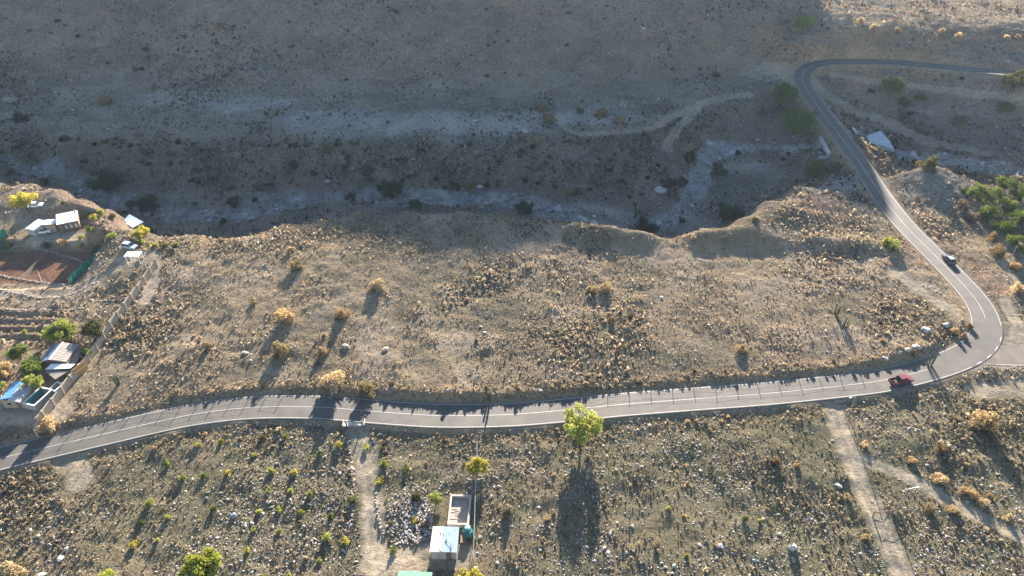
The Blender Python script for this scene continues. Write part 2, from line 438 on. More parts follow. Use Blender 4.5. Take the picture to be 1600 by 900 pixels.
def ground_material():
    m, nt, out = new_mat('ground soil')
    geo = nd(nt, 'ShaderNodeNewGeometry'); vec = geo.outputs['Position']
    a = nd(nt, 'ShaderNodeAttribute', attribute_name='soil')
    sm = nd(nt, 'ShaderNodeAttribute', attribute_name='smoothness')
    n1 = noise_tex(nt, vec, .9, 6, .7)
    n2 = noise_tex(nt, vec, 4.5, 4, .7)
    n3 = noise_tex(nt, vec, .10, 6, .65)
    c = mixc(nt, a.outputs['Color'], ramp(nt, n1.outputs['Fac'], [(.3, (.62, .62, .62)), (.5, (1, 1, 1)), (.72, (1.32, 1.28, 1.22))]).outputs['Color'], 1.0, 'MULTIPLY')
    c = mixc(nt, c, ramp(nt, n2.outputs['Fac'], [(.3, (.66, .66, .67)), (.7, (1.28, 1.26, 1.24))]).outputs['Color'], .9, 'MULTIPLY')
    c = mixc(nt, c, ramp(nt, n3.outputs['Fac'], [(.32, (.74, .77, .76)), (.68, (1.2, 1.15, 1.1))]).outputs['Color'], 1.0, 'MULTIPLY')
    # pebbles and dead tufts strewn through the soil
    vo = nd(nt, 'ShaderNodeTexVoronoi'); vo.inputs['Scale'].default_value = 2.6; nt.links.new(vec, vo.inputs['Vector'])
    dist = ramp(nt, vo.outputs['Distance'], [(.16, (1, 1, 1)), (.30, (0, 0, 0))])
    sep = nd(nt, 'ShaderNodeSeparateColor'); nt.links.new(vo.outputs['Color'], sep.inputs[0])
    pick = ramp(nt, sep.outputs[0], [(.48, (0, 0, 0)), (.52, (1, 1, 1))])
    pk = mixc(nt, dist.outputs['Color'], pick.outputs['Color'], 1.0, 'MULTIPLY')
    inv = nd(nt, 'ShaderNodeMath', operation='SUBTRACT'); inv.inputs[0].default_value = 1.0; nt.links.new(sm.outputs['Fac'], inv.inputs[1])
    pf = nd(nt, 'ShaderNodeMath', operation='MULTIPLY'); nt.links.new(pk, pf.inputs[0]); nt.links.new(inv.outputs[0], pf.inputs[1])
    peb = ramp(nt, sep.outputs[1], [(.25, (.07, .062, .045)), (.5, (.16, .13, .09)), (.75, (.36, .33, .30)), (.95, (.46, .44, .42))])
    c = mixc(nt, c, peb.outputs['Color'], pf.outputs[0])
    p = nd(nt, 'ShaderNodeBsdfDiffuse'); p.inputs['Roughness'].default_value = .6
    nt.links.new(c, p.inputs['Color'])
    hsum = nd(nt, 'ShaderNodeMath', operation='ADD'); nt.links.new(n1.outputs['Fac'], hsum.inputs[0])
    h2 = nd(nt, 'ShaderNodeMath', operation='MULTIPLY'); h2.inputs[1].default_value = .35; nt.links.new(n2.outputs['Fac'], h2.inputs[0])
    nt.links.new(h2.outputs[0], hsum.inputs[1])
    h3 = nd(nt, 'ShaderNodeMath', operation='ADD'); nt.links.new(hsum.outputs[0], h3.inputs[0])
    h4 = nd(nt, 'ShaderNodeMath', operation='MULTIPLY'); h4.inputs[1].default_value = .35; nt.links.new(pf.outputs[0], h4.inputs[0]); nt.links.new(h4.outputs[0], h3.inputs[1])
    b = nd(nt, 'ShaderNodeBump'); b.inputs['Strength'].default_value = .9; b.inputs['Distance'].default_value = .45
    nt.links.new(h3.outputs[0], b.inputs['Height']); nt.links.new(b.outputs[0], p.inputs['Normal'])
    nt.links.new(p.outputs[0], out.inputs['Surface'])
    return m

# ------------------------------------------------------------------ object helpers
def mesh_np(name, V, F, material, parent=None, colors=None, smooth_=False, loc=None):
    """V (n,3), F (m,3) or (m,4) arrays -> one linked mesh object"""
    me = bpy.data.meshes.new(name)
    V = np.ascontiguousarray(V, np.float32); F = np.ascontiguousarray(F, np.int32)
    k_ = F.shape[1]
    me.vertices.add(len(V)); me.vertices.foreach_set('co', V.ravel())
    me.loops.add(F.size); me.loops.foreach_set('vertex_index', F.ravel())
    me.polygons.add(len(F))
    me.polygons.foreach_set('loop_start', np.arange(0, F.size, k_, dtype=np.int32))
    try:
        me.polygons.foreach_set('loop_total', np.full(len(F), k_, np.int32))
    except Exception:
        pass
    me.polygons.foreach_set('use_smooth', np.full(len(F), bool(smooth_)))
    me.update(calc_edges=True)
    if colors is not None:
        for nm, c in colors.items():
            if c.ndim == 2:
                at = me.attributes.new(nm, 'FLOAT_COLOR', 'POINT')
                c4 = np.ones((len(V), 4), np.float32); c4[:, :3] = c
                at.data.foreach_set('color', c4.ravel())
            else:
                at = me.attributes.new(nm, 'FLOAT', 'POINT'); at.data.foreach_set('value', c.astype(np.float32).ravel())
    me.materials.append(material)
    o = bpy.data.objects.new(name, me); COL.objects.link(o)
    if parent is not None:
        o.parent = parent
    if loc is not None:
        o.location = loc
    return o
def tag(o, label=None, cat=None, group=None, kind=None):
    if label: o['label'] = label
    if cat: o['category'] = cat
    if group: o['group'] = group
    if kind: o['kind'] = kind
    return o
def empty(name, loc, rz=0.0, label=None, cat=None, group=None):
    o = bpy.data.objects.new(name, None); COL.objects.link(o)
    o.empty_display_size = .3
    o.location = loc; o.rotation_euler = (0, 0, rz)
    return tag(o, label, cat, group)
class MB:
    def __init__(self):
        self.v = []; self.f = []
    def add(self, verts, faces):
        o = len(self.v); self.v += [tuple(map(float, q)) for q in verts]; self.f += [tuple(i + o for i in f) for f in faces]; return self
    def box(self, c, s, rz=0.0, taper=1.0):
        x, y, z = s[0] / 2, s[1] / 2, s[2] / 2
        ca, sa_ = math.cos(rz), math.sin(rz)
        vv = []
        for dz, t in ((-z, 1.0), (z, taper)):
            for dx, dy in ((-x, -y), (x, -y), (x, y), (-x, y)):
                dx *= t; dy *= t
                vv.append((c[0] + dx * ca - dy * sa_, c[1] + dx * sa_ + dy * ca, c[2] + dz))
        return self.add(vv, [(3, 2, 1, 0), (4, 5, 6, 7), (0, 1, 5, 4), (1, 2, 6, 5), (2, 3, 7, 6), (3, 0, 4, 7)])
    def tube(self, p, q, r0, r1=None, n_=8, cap=True):
        r1 = r0 if r1 is None else r1
        p = Vector(p); q = Vector(q); d = (q - p).normalized()
        a = d.orthogonal().normalized(); b = d.cross(a)
        vv = []
        for c, r in ((p, r0), (q, r1)):
            for i in range(n_):
                t = 2 * math.pi * i / n_
                vv.append(c + a * (r * math.cos(t)) + b * (r * math.sin(t)))
        ff = [(i, (i + 1) % n_, n_ + (i + 1) % n_, n_ + i) for i in range(n_)]
        if cap:
            ff += [tuple(range(n_ - 1, -1, -1)), tuple(range(n_, 2 * n_))]
        return self.add(vv, ff)
    def slab(self, quad, t):
        """quad: four 3d corners (top), thickness t downwards"""
        q = [Vector(p) for p in quad]
        lo = [p - Vector((0, 0, t)) for p in q]
        return self.add(q + lo, [(0, 1, 2, 3), (7, 6, 5, 4), (0, 4, 5, 1), (1, 5, 6, 2), (2, 6, 7, 3), (3, 7, 4, 0)])
    def prism(self, prof, y0, y1):
        """profile in xz swept along y"""
        n_ = len(prof)
        vv = [(x, y0, z) for x, z in prof] + [(x, y1, z) for x, z in prof]
        ff = [(i, (i + 1) % n_, n_ + (i + 1) % n_, n_ + i) for i in range(n_)] + [tuple(range(n_ - 1, -1, -1)), tuple(range(n_, 2 * n_))]
        return self.add(vv, ff)
    def build(self, name, material, parent=None, bevel=0.0, smooth_=False):
        me = bpy.data.meshes.new(name); me.from_pydata(self.v, [], self.f)
        import bmesh
        bm = bmesh.new(); bm.from_mesh(me)
        bmesh.ops.recalc_face_normals(bm, faces=bm.faces)
        if bevel:
            bmesh.ops.bevel(bm, geom=list(bm.edges), offset=bevel, segments=2, affect='EDGES', clamp_overlap=True)
        bm.to_mesh(me); bm.free()
        if smooth_:
            for p in me.polygons: p.use_smooth = True
        me.materials.append(material)
        o = bpy.data.objects.new(name, me); COL.objects.link(o)
        if parent is not None: o.parent = parent
        return o
def copy_tree(o, parent=None):
    c = o.copy(); COL.objects.link(c)
    if parent is not None: c.parent = parent
    for ch in list(o.children):
        copy_tree(ch, c)
    return c

# ------------------------------------------------------------------ terrain mesh
idx = np.arange(NXg * NYg).reshape(NXg, NYg)
F = np.stack([idx[:-1, :-1], idx[1:, :-1], idx[1:, 1:], idx[:-1, 1:]], -1).reshape(-1, 4)
V = np.stack([GX, GY, Z], -1).reshape(-1, 3)
smoothness = np.clip(np.maximum.reduce([track * .85, clay, sstep(4.6, 4.0, rd), river * .2, shed_d < .5]), 0, 1)
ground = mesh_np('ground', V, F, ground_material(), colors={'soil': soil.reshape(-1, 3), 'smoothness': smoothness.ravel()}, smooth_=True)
ground['kind'] = 'structure'

# ------------------------------------------------------------------ roads
def frame(L):
    T = np.gradient(L[:, :2], axis=0); T /= np.linalg.norm(T, axis=1)[:, None]
    return np.stack([-T[:, 1], T[:, 0]], 1)
def ribbon(name, L, offs, dz, material, skirt=0.0, kind='structure', i0=0, i1=None):
    L = L[i0:i1]; Nn = frame(L)
    cols = []
    offs = list(offs)
    if skirt:
        offs = [(offs[0], -skirt)] + [(o_, 0) for o_ in offs] + [(offs[-1], -skirt)]
    else:
        offs = [(o_, 0) for o_ in offs]
    for o_, z_ in offs:
        P = L.copy(); P[:, :2] += Nn * o_; P[:, 2] += dz + z_; cols.append(P)
    V = np.stack(cols, 1); k_ = len(cols)
    ii = np.arange(len(L) * k_).reshape(len(L), k_)
    F = np.stack([ii[:-1, :-1], ii[:-1, 1:], ii[1:, 1:], ii[1:, :-1]], -1).reshape(-1, 4)[:, ::-1]
    o = mesh_np(name, V.reshape(-1, 3), F, material)
    o['kind'] = kind
    return o
def asphalt():
    m, nt, out = new_mat('asphalt')
    geo = nd(nt, 'ShaderNodeNewGeometry'); vec = geo.outputs['Position']
    n1 = noise_tex(nt, vec, .25, 5, .6); n2 = noise_tex(nt, vec, 9, 3, .7)
    c = ramp(nt, n1.outputs['Fac'], [(.3, (.062, .058, .053)), (.7, (.102, .094, .084))]).outputs['Color']
    c = mixc(nt, c, ramp(nt, n2.outputs['Fac'], [(.3, (.8, .8, .8)), (.7, (1.2, 1.2, 1.2))]).outputs['Color'], 1.0, 'MULTIPLY')
    p = nd(nt, 'ShaderNodeBsdfPrincipled'); nt.links.new(c, p.inputs['Base Color'])
    p.inputs['Roughness'].default_value = .76; p.inputs['Specular IOR Level'].default_value = .28
    b = nd(nt, 'ShaderNodeBump'); b.inputs['Strength'].default_value = .35; b.inputs['Distance'].default_value = .02
    nt.links.new(n2.outputs['Fac'], b.inputs['Height']); nt.links.new(b.outputs[0], p.inputs['Normal'])
    nt.links.new(p.outputs[0], out.inputs['Surface'])
    return m
M_ASPH = asphalt()
M_PAINT = mat('road paint', (.42, .41, .39), .6, .25, 2.0)
ribbon('road', ROAD, (-3.42, -1.8, 0, 1.8, 3.42), 0, M_ASPH, skirt=.30)
ribbon('side_road', SIDE, (-3.6, 0, 3.6), -.012, mat('dusty asphalt', (.125, .110, .094), .9, .35, .3), skirt=.05)
def idx_px(px, py):
    p = un(px, py, .5)
    return int(np.argmin(np.linalg.norm(ROAD[:, :2] - p[:2], axis=1)))
W_ = .06
iA, iB, iC, iD = idx_px(1450, 577), idx_px(1542, 500), idx_px(1500, 560), idx_px(1545, 510)
ribbon('edge_line', ROAD, (3.15 - W_, 3.15 + W_), .006, M_PAINT)
ribbon('edge_line', ROAD, (-3.15 - W_, -3.15 + W_), .006, M_PAINT, i1=iC)
ribbon('edge_line', ROAD, (-3.15 - W_, -3.15 + W_), .006, M_PAINT, i0=iD)
ribbon('centre_line', ROAD, (-.055, .055), .006, M_PAINT, i1=iA)
ribbon('centre_line', ROAD, (-.055, .055), .006, M_PAINT, i0=iB)
for s_ in range(iC, iD - 1, 2):
    ribbon('dashed_line', ROAD, (-3.15 - W_ * 1.6, -3.15 + W_ * 1.6), .006, M_PAINT, i0=s_, i1=s_ + 2)
ribbon('edge_line', SIDE, (-3.2 - W_, -3.2 + W_), .0, M_PAINT, i0=2)

# ------------------------------------------------------------------ materials of the built things
M_WHITE_ROOF = mat('white roof sheet', (.74, .74, .73), .55, .12, .8)
M_PALEBLUE = mat('pale blue roof sheet', (.50, .60, .70), .5, .15, .8)
M_BLUE = mat('blue roof sheet', (.10, .28, .52), .45, .18, .9)
M_GREYROOF = mat('grey zinc roof', (.32, .33, .35), .5, .3, .7, spec=.4)
M_SLATE = mat('blue grey roof', (.13, .17, .24), .55, .25, .7)
M_TANROOF = mat('dusty tan roof', (.25, .225, .20), .7, .3, .6)
M_GREENROOF = mat('green roof sheet', (.22, .40, .29), .5, .2, .8)
M_RUST = mat('rusted sheet', (.22, .15, .11), .8, .4, .8)
M_ADOBE = mat('adobe plaster', (.36, .27, .19), .9, .3, 1.2, bump=.3)
M_WALLPANEL = mat('cement wall panel', (.36, .30, .235), .9, .22, .6, bump=.3)
M_BROWNWALL = mat('brown timber wall', (.17, .12, .085), .8, .3, 2.0)
M_GREYWALL = mat('grey block wall', (.34, .33, .31), .9, .25, 1.5, bump=.3)
M_CONC = mat('concrete', (.42, .41, .39), .85, .22, .8, bump=.25)
M_CONCPALE = mat('pale concrete apron', (.36, .40, .44), .8, .2, .5)
M_TEAL = mat('teal painted wall', (.06, .20, .22), .6, .3, 1.0)
M_TEALTARP = mat('teal plastic sheet', (.03, .16, .15), .35, .3, 2.0)
M_GLASS = mat('dark window glass', (.02, .025, .03), .08, .1, 1.0, spec=.6)
M_CURTAIN = mat('pale window', (.45, .44, .42), .3, .2, 3.0)
M_WOOD = mat('weathered wood', (.17, .125, .085), .85, .35, 5.0)
M_ORANGEWOOD = mat('sunlit boards', (.52, .31, .13), .7, .3, 3.0)  # orange of the low sun is put into the board colour
M_NET = mat('green windscreen netting', (.035, .26, .17), .7, .25, 1.5, transl=.3)
M_GALV = mat('galvanised steel', (.42, .43, .43), .45, .15, 3, metal=.5)
M_WIRE = mat('fence wire', (.25, .24, .22), .5, .1, 3, metal=.6)
M_TYRE = mat('tyre rubber', (.02, .02, .02), .85, .2, 6)
M_RIM = mat('wheel rim', (.35, .35, .36), .35, .1, 6, metal=.8)
M_RED = mat('red car paint', (.16, .03, .035), .35, .12, 1.0, spec=.5, coat=.4)
M_BLACKCAR = mat('dark car paint', (.045, .048, .055), .3, .12, 1.0, spec=.5, coat=.5)
M_WHITECAR = mat('white car paint', (.68, .70, .72), .35, .08, 1.0, spec=.5, coat=.4)
M_SILVER = mat('silver roof paint', (.35, .36, .38), .35, .08, 1.0, metal=.4, coat=.4)
M_BLACKPL = mat('black plastic', (.02, .02, .022), .7, .2, 4)
M_LAMPGL = mat('headlight glass', (.6, .6, .58), .15, .05, 4, spec=.6)
M_TAIL = mat('tail light', (.30, .02, .02), .25, .05, 4)
M_BASIN = mat('dusty plastic lining', (.40, .35, .30), .6, .3, 1.2)
M_CLAYDUST = mat('pale clay', (.30, .21, .15), .9, .3, 1.0)
M_SOLAR = mat('slatted white paint', (.78, .77, .75), .6, .1, 2)

# ------------------------------------------------------------------ houses, sheds and yards of the left plot
def up(px, py, h, x=None):
    """world point seen at a pixel, h above the ground there"""
    g = raycast(px, py)
    for _ in range(4):
        z = gz(g[0], g[1]) + h
        g = un(px, py, z)
    return np.array((g[0], g[1], gz(g[0], g[1]) + h))
def local(root, pts):
    l = root.location
    return [(p[0] - l[0], p[1] - l[1], p[2] - l[2]) for p in pts]
def wall_under(mb, a, b, zb, inset=.0, t=.16):
    """wall panel from ground zb up to roof edge a-b (local points)"""
    a = Vector(a); b = Vector(b)
    d = (b - a); d.z = 0
    if d.length < .05: return
    nrm = Vector((-d.y, d.x, 0)).normalized() * (t / 2)
    A0 = Vector((a.x, a.y, zb)); B0 = Vector((b.x, b.y, zb))
    A1 = Vector((a.x, a.y, a.z - .07)); B1 = Vector((b.x, b.y, b.z - .07))
    mb.add([A0 - nrm, B0 - nrm, B1 - nrm, A1 - nrm, A0 + nrm, B0 + nrm, B1 + nrm, A1 + nrm],
           [(0, 1, 2, 3), (7, 6, 5, 4), (0, 4, 5, 1), (1, 5, 6, 2), (2, 6, 7, 3), (3, 7, 4, 0)])
def shrink(q, k_):
    c = sum((Vector(p) for p in q), Vector()) / len(q)
    return [Vector((c.x + (p[0] - c.x) * k_, c.y + (p[1] - c.y) * k_, p[2])) for p in q]
def corrugate(mb, q, n_, h=.035):
    """a corrugated sheet: q = eave0, eave1, ridge1, ridge0"""
    e0, e1, r1, r0 = [Vector(p) for p in q]
    nn = n_ * 2
    top = []; bot = []
    for i in range(nn + 1):
        t = i / nn; z = h if i % 2 else 0
        top.append((e0.lerp(e1, t) + Vector((0, 0, z)), r0.lerp(r1, t) + Vector((0, 0, z))))
    vv = []
    for a, b in top: vv += [a, b, a - Vector((0, 0, .04)), b - Vector((0, 0, .04))]
    ff = []
    for i in range(nn):
        o = 4 * i
        ff += [(o, o + 4, o + 5, o + 1), (o + 2, o + 3, o + 7, o + 6), (o, o + 2, o + 6, o + 4), (o + 1, o + 5, o + 7, o + 3)]
    ff += [(0, 1, 3, 2), (4 * nn, 4 * nn + 2, 4 * nn + 3, 4 * nn + 1)]
    mb.add(vv, ff)
def rect(cx, cy, w, l, rz, zf):
    ca, sa_ = math.cos(rz), math.sin(rz)
    return [Vector((cx + x * ca - y * sa_, cy + x * sa_ + y * ca, zf(x, y))) for x, y in ((-w / 2, -l / 2), (w / 2, -l / 2), (w / 2, l / 2), (-w / 2, l / 2))]

# white roofed house with a row of windows
zb = 2.6
hA = empty('white_roofed_house', (-130, 169, zb), 0, 'brown house under bright white sheet roofs with a row of windows facing the yard', 'house')
main = rect(1.2, 1.2, 5.6, 5.0, R(26), lambda x, y: 2.7 + .16 * (y + 2.5))
mb = MB(); corrugate(mb, main, 14); mb.build('roof', M_WHITE_ROOF, hA)
mw = MB(); sq = shrink(main, .93)
for i in range(4): wall_under(mw, sq[i], sq[(i + 1) % 4], -.3)
mw.build('wall', M_BROWNWALL, hA)
a, b = sq[0], sq[1]; d = (b - a).normalized(); nrm = Vector((d.y, -d.x, 0))
for i in range(4):
    c = a.lerp(b, .14 + .24 * i) + nrm * .11; c.z = 1.35
    w = MB().box(c, (.82, .08, 1.3), R(26)).build('window', M_BROWNWALL, hA)
    MB().box(c + nrm * .03, (.66, .06, 1.12), R(26)).build('pane', M_CURTAIN, w)
wing = rect(-3.1, -.4, 3.4, 2.6, R(8), lambda x, y: 2.6 + .05 * y)
mb = MB(); corrugate(mb, wing, 9); mb.build('roof', M_WHITE_ROOF, hA)
mw = MB(); sq = shrink(wing, .92)
for i in range(4): wall_under(mw, sq[i], sq[(i + 1) % 4], -.3)
mw.build('wall', M_ADOBE, hA)
lw = rect(-6.6, -1.4, 3.4, 4.6, R(-20), lambda x, y: 2.3 + .12 * y)
mb = MB(); corrugate(mb, lw, 9); mb.build('roof', M_PALEBLUE, hA)
mw = MB(); sq = shrink(lw, .9)
for i in range(4): wall_under(mw, sq[i], sq[(i + 1) % 4], -.3)
mw.build('wall', M_GREYWALL, hA)
p = MB(); p.box((1.0, -2.35, 1.0), (.9, .1, 2.0), R(26)); p.build('door', M_WOOD, hA)
ch = MB(); ch.tube((2.6, 3.4, 2.9), (2.6, 3.4, 4.4), .16, n_=10); ch.tube((2.6, 3.4, 4.4), (2.6, 3.4, 4.6), .26, .05, n_=10); ch.build('chimney', M_RUST, hA)

# shed on the cliff edge
g = G(207, 352); zb = g[2]
zm = zb + 2.9
r_ = [un(192, 345.5, zm - .15), un(207, 356, zm - .15), un(224.5, 347, zm + .2), un(202, 334.5, zm + .2)]
c0 = np.mean(r_, 0)
hB = empty('cliff_shed', (c0[0], c0[1], zm - 2.8), 0, 'small shed with pale blue sheet roof at the cliff edge behind the yellow tree', 'shed')
q = local(hB, r_)
mb = MB(); corrugate(mb, q, 12); mb.build('roof', M_PALEBLUE, hB)
mw = MB(); sq = shrink(q, .9)
for i in range(4): wall_under(mw, sq[i], sq[(i + 1) % 4], -1.2)
mw.build('wall', M_BROWNWALL, hB)
m_ = (sq[0] + sq[1]) / 2; d = (sq[1] - sq[0]).normalized(); nrm = Vector((d.y, -d.x, 0))
MB().box((m_.x + nrm.x * .1, m_.y + nrm.y * .1, .95), (.85, .08, 1.9), math.atan2(d.y, d.x)).build('door', M_WOOD, hB)

# white slatted pergola (car port)
g = G(211, 411)
pg = empty('slatted_carport', (g[0], g[1] + .6, g[2]), 0, 'white slatted timber carport roof on posts beside the parked blue car', 'carport')
for sx in (-2.0, 2.0):
    for sy in (-1.15, 1.15):
        MB().box((sx, sy, 1.0), (.13, .13, 2.6)).build('post', M_SOLAR, pg)
b = MB()
for sy in (-1.3, -.45, .45, 1.3): b.box((0, sy, 2.36), (4.5, .13, .14))
for sx in (-2.2, -.09, .09, 2.2): b.box((sx, 0, 2.36 + .142), (.13, 2.9, .14))
b.build('beam_frame', M_SOLAR, pg)
s_ = MB()
for i in range(8): s_.box((-1.95 + i * .557, 0, 2.62), (.10, 2.9, .05))
s_.build('slats', M_SOLAR, pg)
pg.scale = (.85, .85, 1.0)
MB().box((1.2, 1.0, .35), (1.6, .8, .9)).build('bench', M_WOOD, pg)

# tennis court furniture
def net_run(name, A, B, h, label, cat, material=M_NET, step=2.4, top=None):
    A = np.array(A); B = np.array(B)
    L = np.linalg.norm(B - A); n_ = max(2, int(L / step) + 1)
    zc = min(gz(*A), gz(*B))
    root = empty(name, (A[0], A[1], gz(*A)), 0, label, cat)
    t = np.linspace(0, 1, n_ * 4)
    vv = []; 
    rng = np.random.default_rng(int(L * 100))
    for i, tt in enumerate(t):
        p = A + (B - A) * tt; z = gz(*p) - root.location[2]
        sag = .06 * math.sin(tt * n_ * 3.1) + rng.normal(0, .03)
        vv += [(p[0] - A[0] + sag, p[1] - A[1], z - .1), (p[0] - A[0] + sag * 2, p[1] - A[1], z + h * .55), (p[0] - A[0], p[1] - A[1], z + h - abs(.08 * math.sin(tt * n_ * math.pi)))]
    ff = []
    for i in range(len(t) - 1):
        o = 3 * i
        ff += [(o, o + 3, o + 4, o + 1), (o + 1, o + 4, o + 5, o + 2)]
    m = mesh_np('netting', np.array(vv), np.array(ff), material, root)
    for tt in np.linspace(0, 1, n_):
        p = A + (B - A) * tt; z = gz(*p) - root.location[2]
        MB().tube((p[0] - A[0] + .06, p[1] - A[1], z - .3), (p[0] - A[0] + .06, p[1] - A[1], z + h + .05), .045, n_=6).build('post', M_GALV, root)
    return root
net_run('windscreen_fence', (-117.0, 145.2), (-115.3, 159.4), 2.0, 'green netting windscreen along the right end of the clay tennis court', 'windscreen')
net_run('windscreen_fence', (-144.4, 159.4), (-145.8, 167), 2.2, 'green netting windscreen behind the left part of the tennis court', 'windscreen')
nt_ = empty('tennis_net', (-130.6, 152.8, .3), 0, 'worn tennis net with pale top band strung across the red clay court', 'net')
vv = [(0, -6.4 + i * .64, z + (.1 * abs(i - 10) / 10 if z > .5 else 0)) for i in range(21) for z in (.05, .86)]
mesh_np('netting', np.array(vv), np.array([(2 * i, 2 * i + 2, 2 * i + 3, 2 * i + 1) for i in range(20)]), mat('net cord', (.20, .17, .14), .9, .3, 5), nt_)
b = MB()
for i in range(20): b.box((0, -6.4 + (i + .5) * .64, .93 + .1 * abs(i - 9.5) / 10), (.06, .66, .14))
b.build('top_band', M_CLAYDUST, nt_)
for y in (-6.5, 6.5): MB().tube((0, y, -.2), (0, y, 1.12), .06, n_=8).build('post', M_GALV, nt_)
# low earth bank round the court: stone edging
def stone_row(name, pts, label, cat, size=.35, gap=.5, material=None, seed=1, rows=2):
    rng = np.random.default_rng(seed)
    L = smooth(catmull([np.array((p[0], p[1], 0.0)) for p in pts], gap), 1)
    g0 = L[0]; zz = gz(g0[0], g0[1])
    Vs = []; Fs = []; o = 0
    for p in L:
        for k_ in range(rows):
            v, f = STONES[rng.integers(len(STONES))]
            s = size * rng.uniform(.6, 1.3)
            q = v * s * np.array((1, 1, .8)); a = rng.uniform(0, 6.28)
            x = p[0] + rng.normal(0, .16); y = p[1] + rng.normal(0, .16)
            ca, sa_ = math.cos(a), math.sin(a)
            w = np.stack([q[:, 0] * ca - q[:, 1] * sa_ + x - g0[0], q[:, 0] * sa_ + q[:, 1] * ca + y - g0[1], q[:, 2] + gz(x, y) - zz + size * .55 * k_ + .05], 1)
            Vs.append(w); Fs.append(f + o); o += len(v)
    ob = mesh_np(name, np.concatenate(Vs), np.concatenate(Fs), material, loc=(g0[0], g0[1], zz))
    return tag(ob, label, cat)

# house with a gabled two-tone roof beside the boundary wall
zc = .9
hC = empty('gabled_house', (-102.6, 114.6, zc), 0, 'two-tone gabled house, blue-grey left slope and dusty right slope, beside the boundary wall', 'house')
e = 2.5; rd_ = 3.25
x0, xm, x1, y0, y1 = -3.0, -.2, 3.2, -2.8, 3.0
mb = MB(); corrugate(mb, [(x0, y1, e), (x0, y0, e), (xm, y0, rd_), (xm, y1, rd_)], 12); mb.build('roof', M_SLATE, hC)
mb = MB(); corrugate(mb, [(x1, y0, e), (x1, y1, e), (xm, y1, rd_), (xm, y0, rd_)], 12); mb.build('roof', M_TANROOF, hC)
MB().box((xm, .1, rd_ + .07), (.3, 5.9, .06)).build('ridge_cap', M_WHITE_ROOF, hC)
w = MB(); w.box((.1, .1, e / 2 - .15), (5.7, 5.4, e)); 
w.add([(-2.7, -2.6, e - .15), (2.9, -2.6, e - .15), (xm, -2.6, rd_ - .1), (-2.7, 2.8, e - .15), (2.9, 2.8, e - .15), (xm, 2.8, rd_ - .1)], [(0, 1, 2), (5, 4, 3), (0, 2, 5, 3), (1, 4, 5, 2)])
w.build('wall', M_BROWNWALL, hC)
MB().box((-1.2, -2.64, 1.0), (.9, .1, 2.0)).build('door', M_WOOD, hC)
wi = MB().box((1.3, -2.64, 1.45), (1.1, .1, .9)).build('window', M_WHITE_ROOF, hC); MB().box((1.3, -2.69, 1.45), (.95, .06, .75)).build('pane', M_GLASS, wi)
mb = MB(); corrugate(mb, [(5.0, -3.6, 1.9), (5.0, 2.6, 1.9), (3.3, 2.9, 2.3), (3.3, -3.2, 2.3)], 12); mb.build('lean_to_roof', M_RUST, hC)
for y in (-3.3, -.4, 2.4): MB().box((4.85, y, .85), (.12, .12, 2.0)).build('post', M_WOOD, hC)

lr = empty('lean_shelter', (-100.2, 110.3, zc), 0, 'open shelter under two crooked pale roof sheets below the gabled house', 'shelter')
mb = MB(); corrugate(mb, [(-2.9, -.6, 2.2), (2.6, -.3, 2.3), (3.1, 1.0, 2.4), (-2.3, .95, 2.45)], 12); mb.build('roof', M_WHITE_ROOF, lr)
mb = MB(); corrugate(mb, [(-2.6, -1.0, 1.9), (.7, -3.3, 1.85), (2.5, -.8, 2.05), (-2.4, -.75, 2.0)], 9); mb.build('roof', M_TANROOF, lr)
for x, y in ((-2.4, .5), (2.5, .6), (-2.3, -.8), (.7, -2.8), (2.2, -.9)): MB().box((x, y, .85), (.11, .11, 2.1)).build('post', M_WOOD, lr)

# house with the bright blue roof
hD = empty('blue_roofed_house', (-104.6, 102.6, zc), 0, 'small house with bright blue left roof slope and grey right slope', 'house')
mb = MB(); corrugate(mb, [(-2.9, 3.1, 2.35), (-2.9, -2.2, 2.35), (-.4, -2.2, 3.0), (-.4, 3.1, 3.0)], 12); mb.build('roof', M_BLUE, hD)
mb = MB(); corrugate(mb, [(1.8, -2.9, 2.3), (1.8, 2.2, 2.3), (-.35, 2.2, 3.02), (-.35, -2.9, 3.02)], 10); mb.build('roof', M_GREYROOF, hD)
w = MB().box((-.5, 0, 1.0), (4.3, 4.4, 2.5)).build('wall', M_ADOBE, hD)
MB().box((.6, -2.24, .95), (.85, .1, 1.9)).build('door', M_WOOD, hD)
wi = MB().box((-1.2, -2.24, 1.3), (1.0, .1, .8)).build('window', M_WHITE_ROOF, hD); MB().box((-1.2, -2.29, 1.3), (.85, .06, .65)).build('pane', M_GLASS, wi)
MB().box((.9, 1.8, 2.9), (.7, .5, .6)).build('roof_tank', M_WHITE_ROOF, hD)

def roofless(name, cx, cy, w, l, h, rz, label, inner):
    ro = empty(name, (cx, cy, zc), rz, label, 'enclosure')
    t = .22
    for (x, y, sx, sy) in ((-w / 2, 0, t, l), (w / 2, 0, t, l), (0, -l / 2 + t / 2, w - t, t), (0, l / 2 - t / 2, w - t, t)):
        MB().box((x, y, h / 2 - .2), (sx, sy, h + .4)).build('wall', M_GREYWALL, ro)
        MB().box((x, y, h + .04), (sx + .06, sy + .06, .08)).build('coping', M_WHITE_ROOF, ro)
    MB().box((-w / 2 + t / 2 + .03, 0, h / 2), (.05, l - 2 * t, h * .9)).build('lining', inner, ro)
    MB().box((0, -l / 2 + t + .03, h / 2), (w - 2 * t - .1, .05, h * .9)).build('lining', inner, ro)
    return ro
roofless('walled_enclosure', -100.9, 102.3, 2.9, 5.0, 1.5, R(-14), 'roofless white-rimmed enclosure with teal inner walls right of the blue roof', M_TEAL)
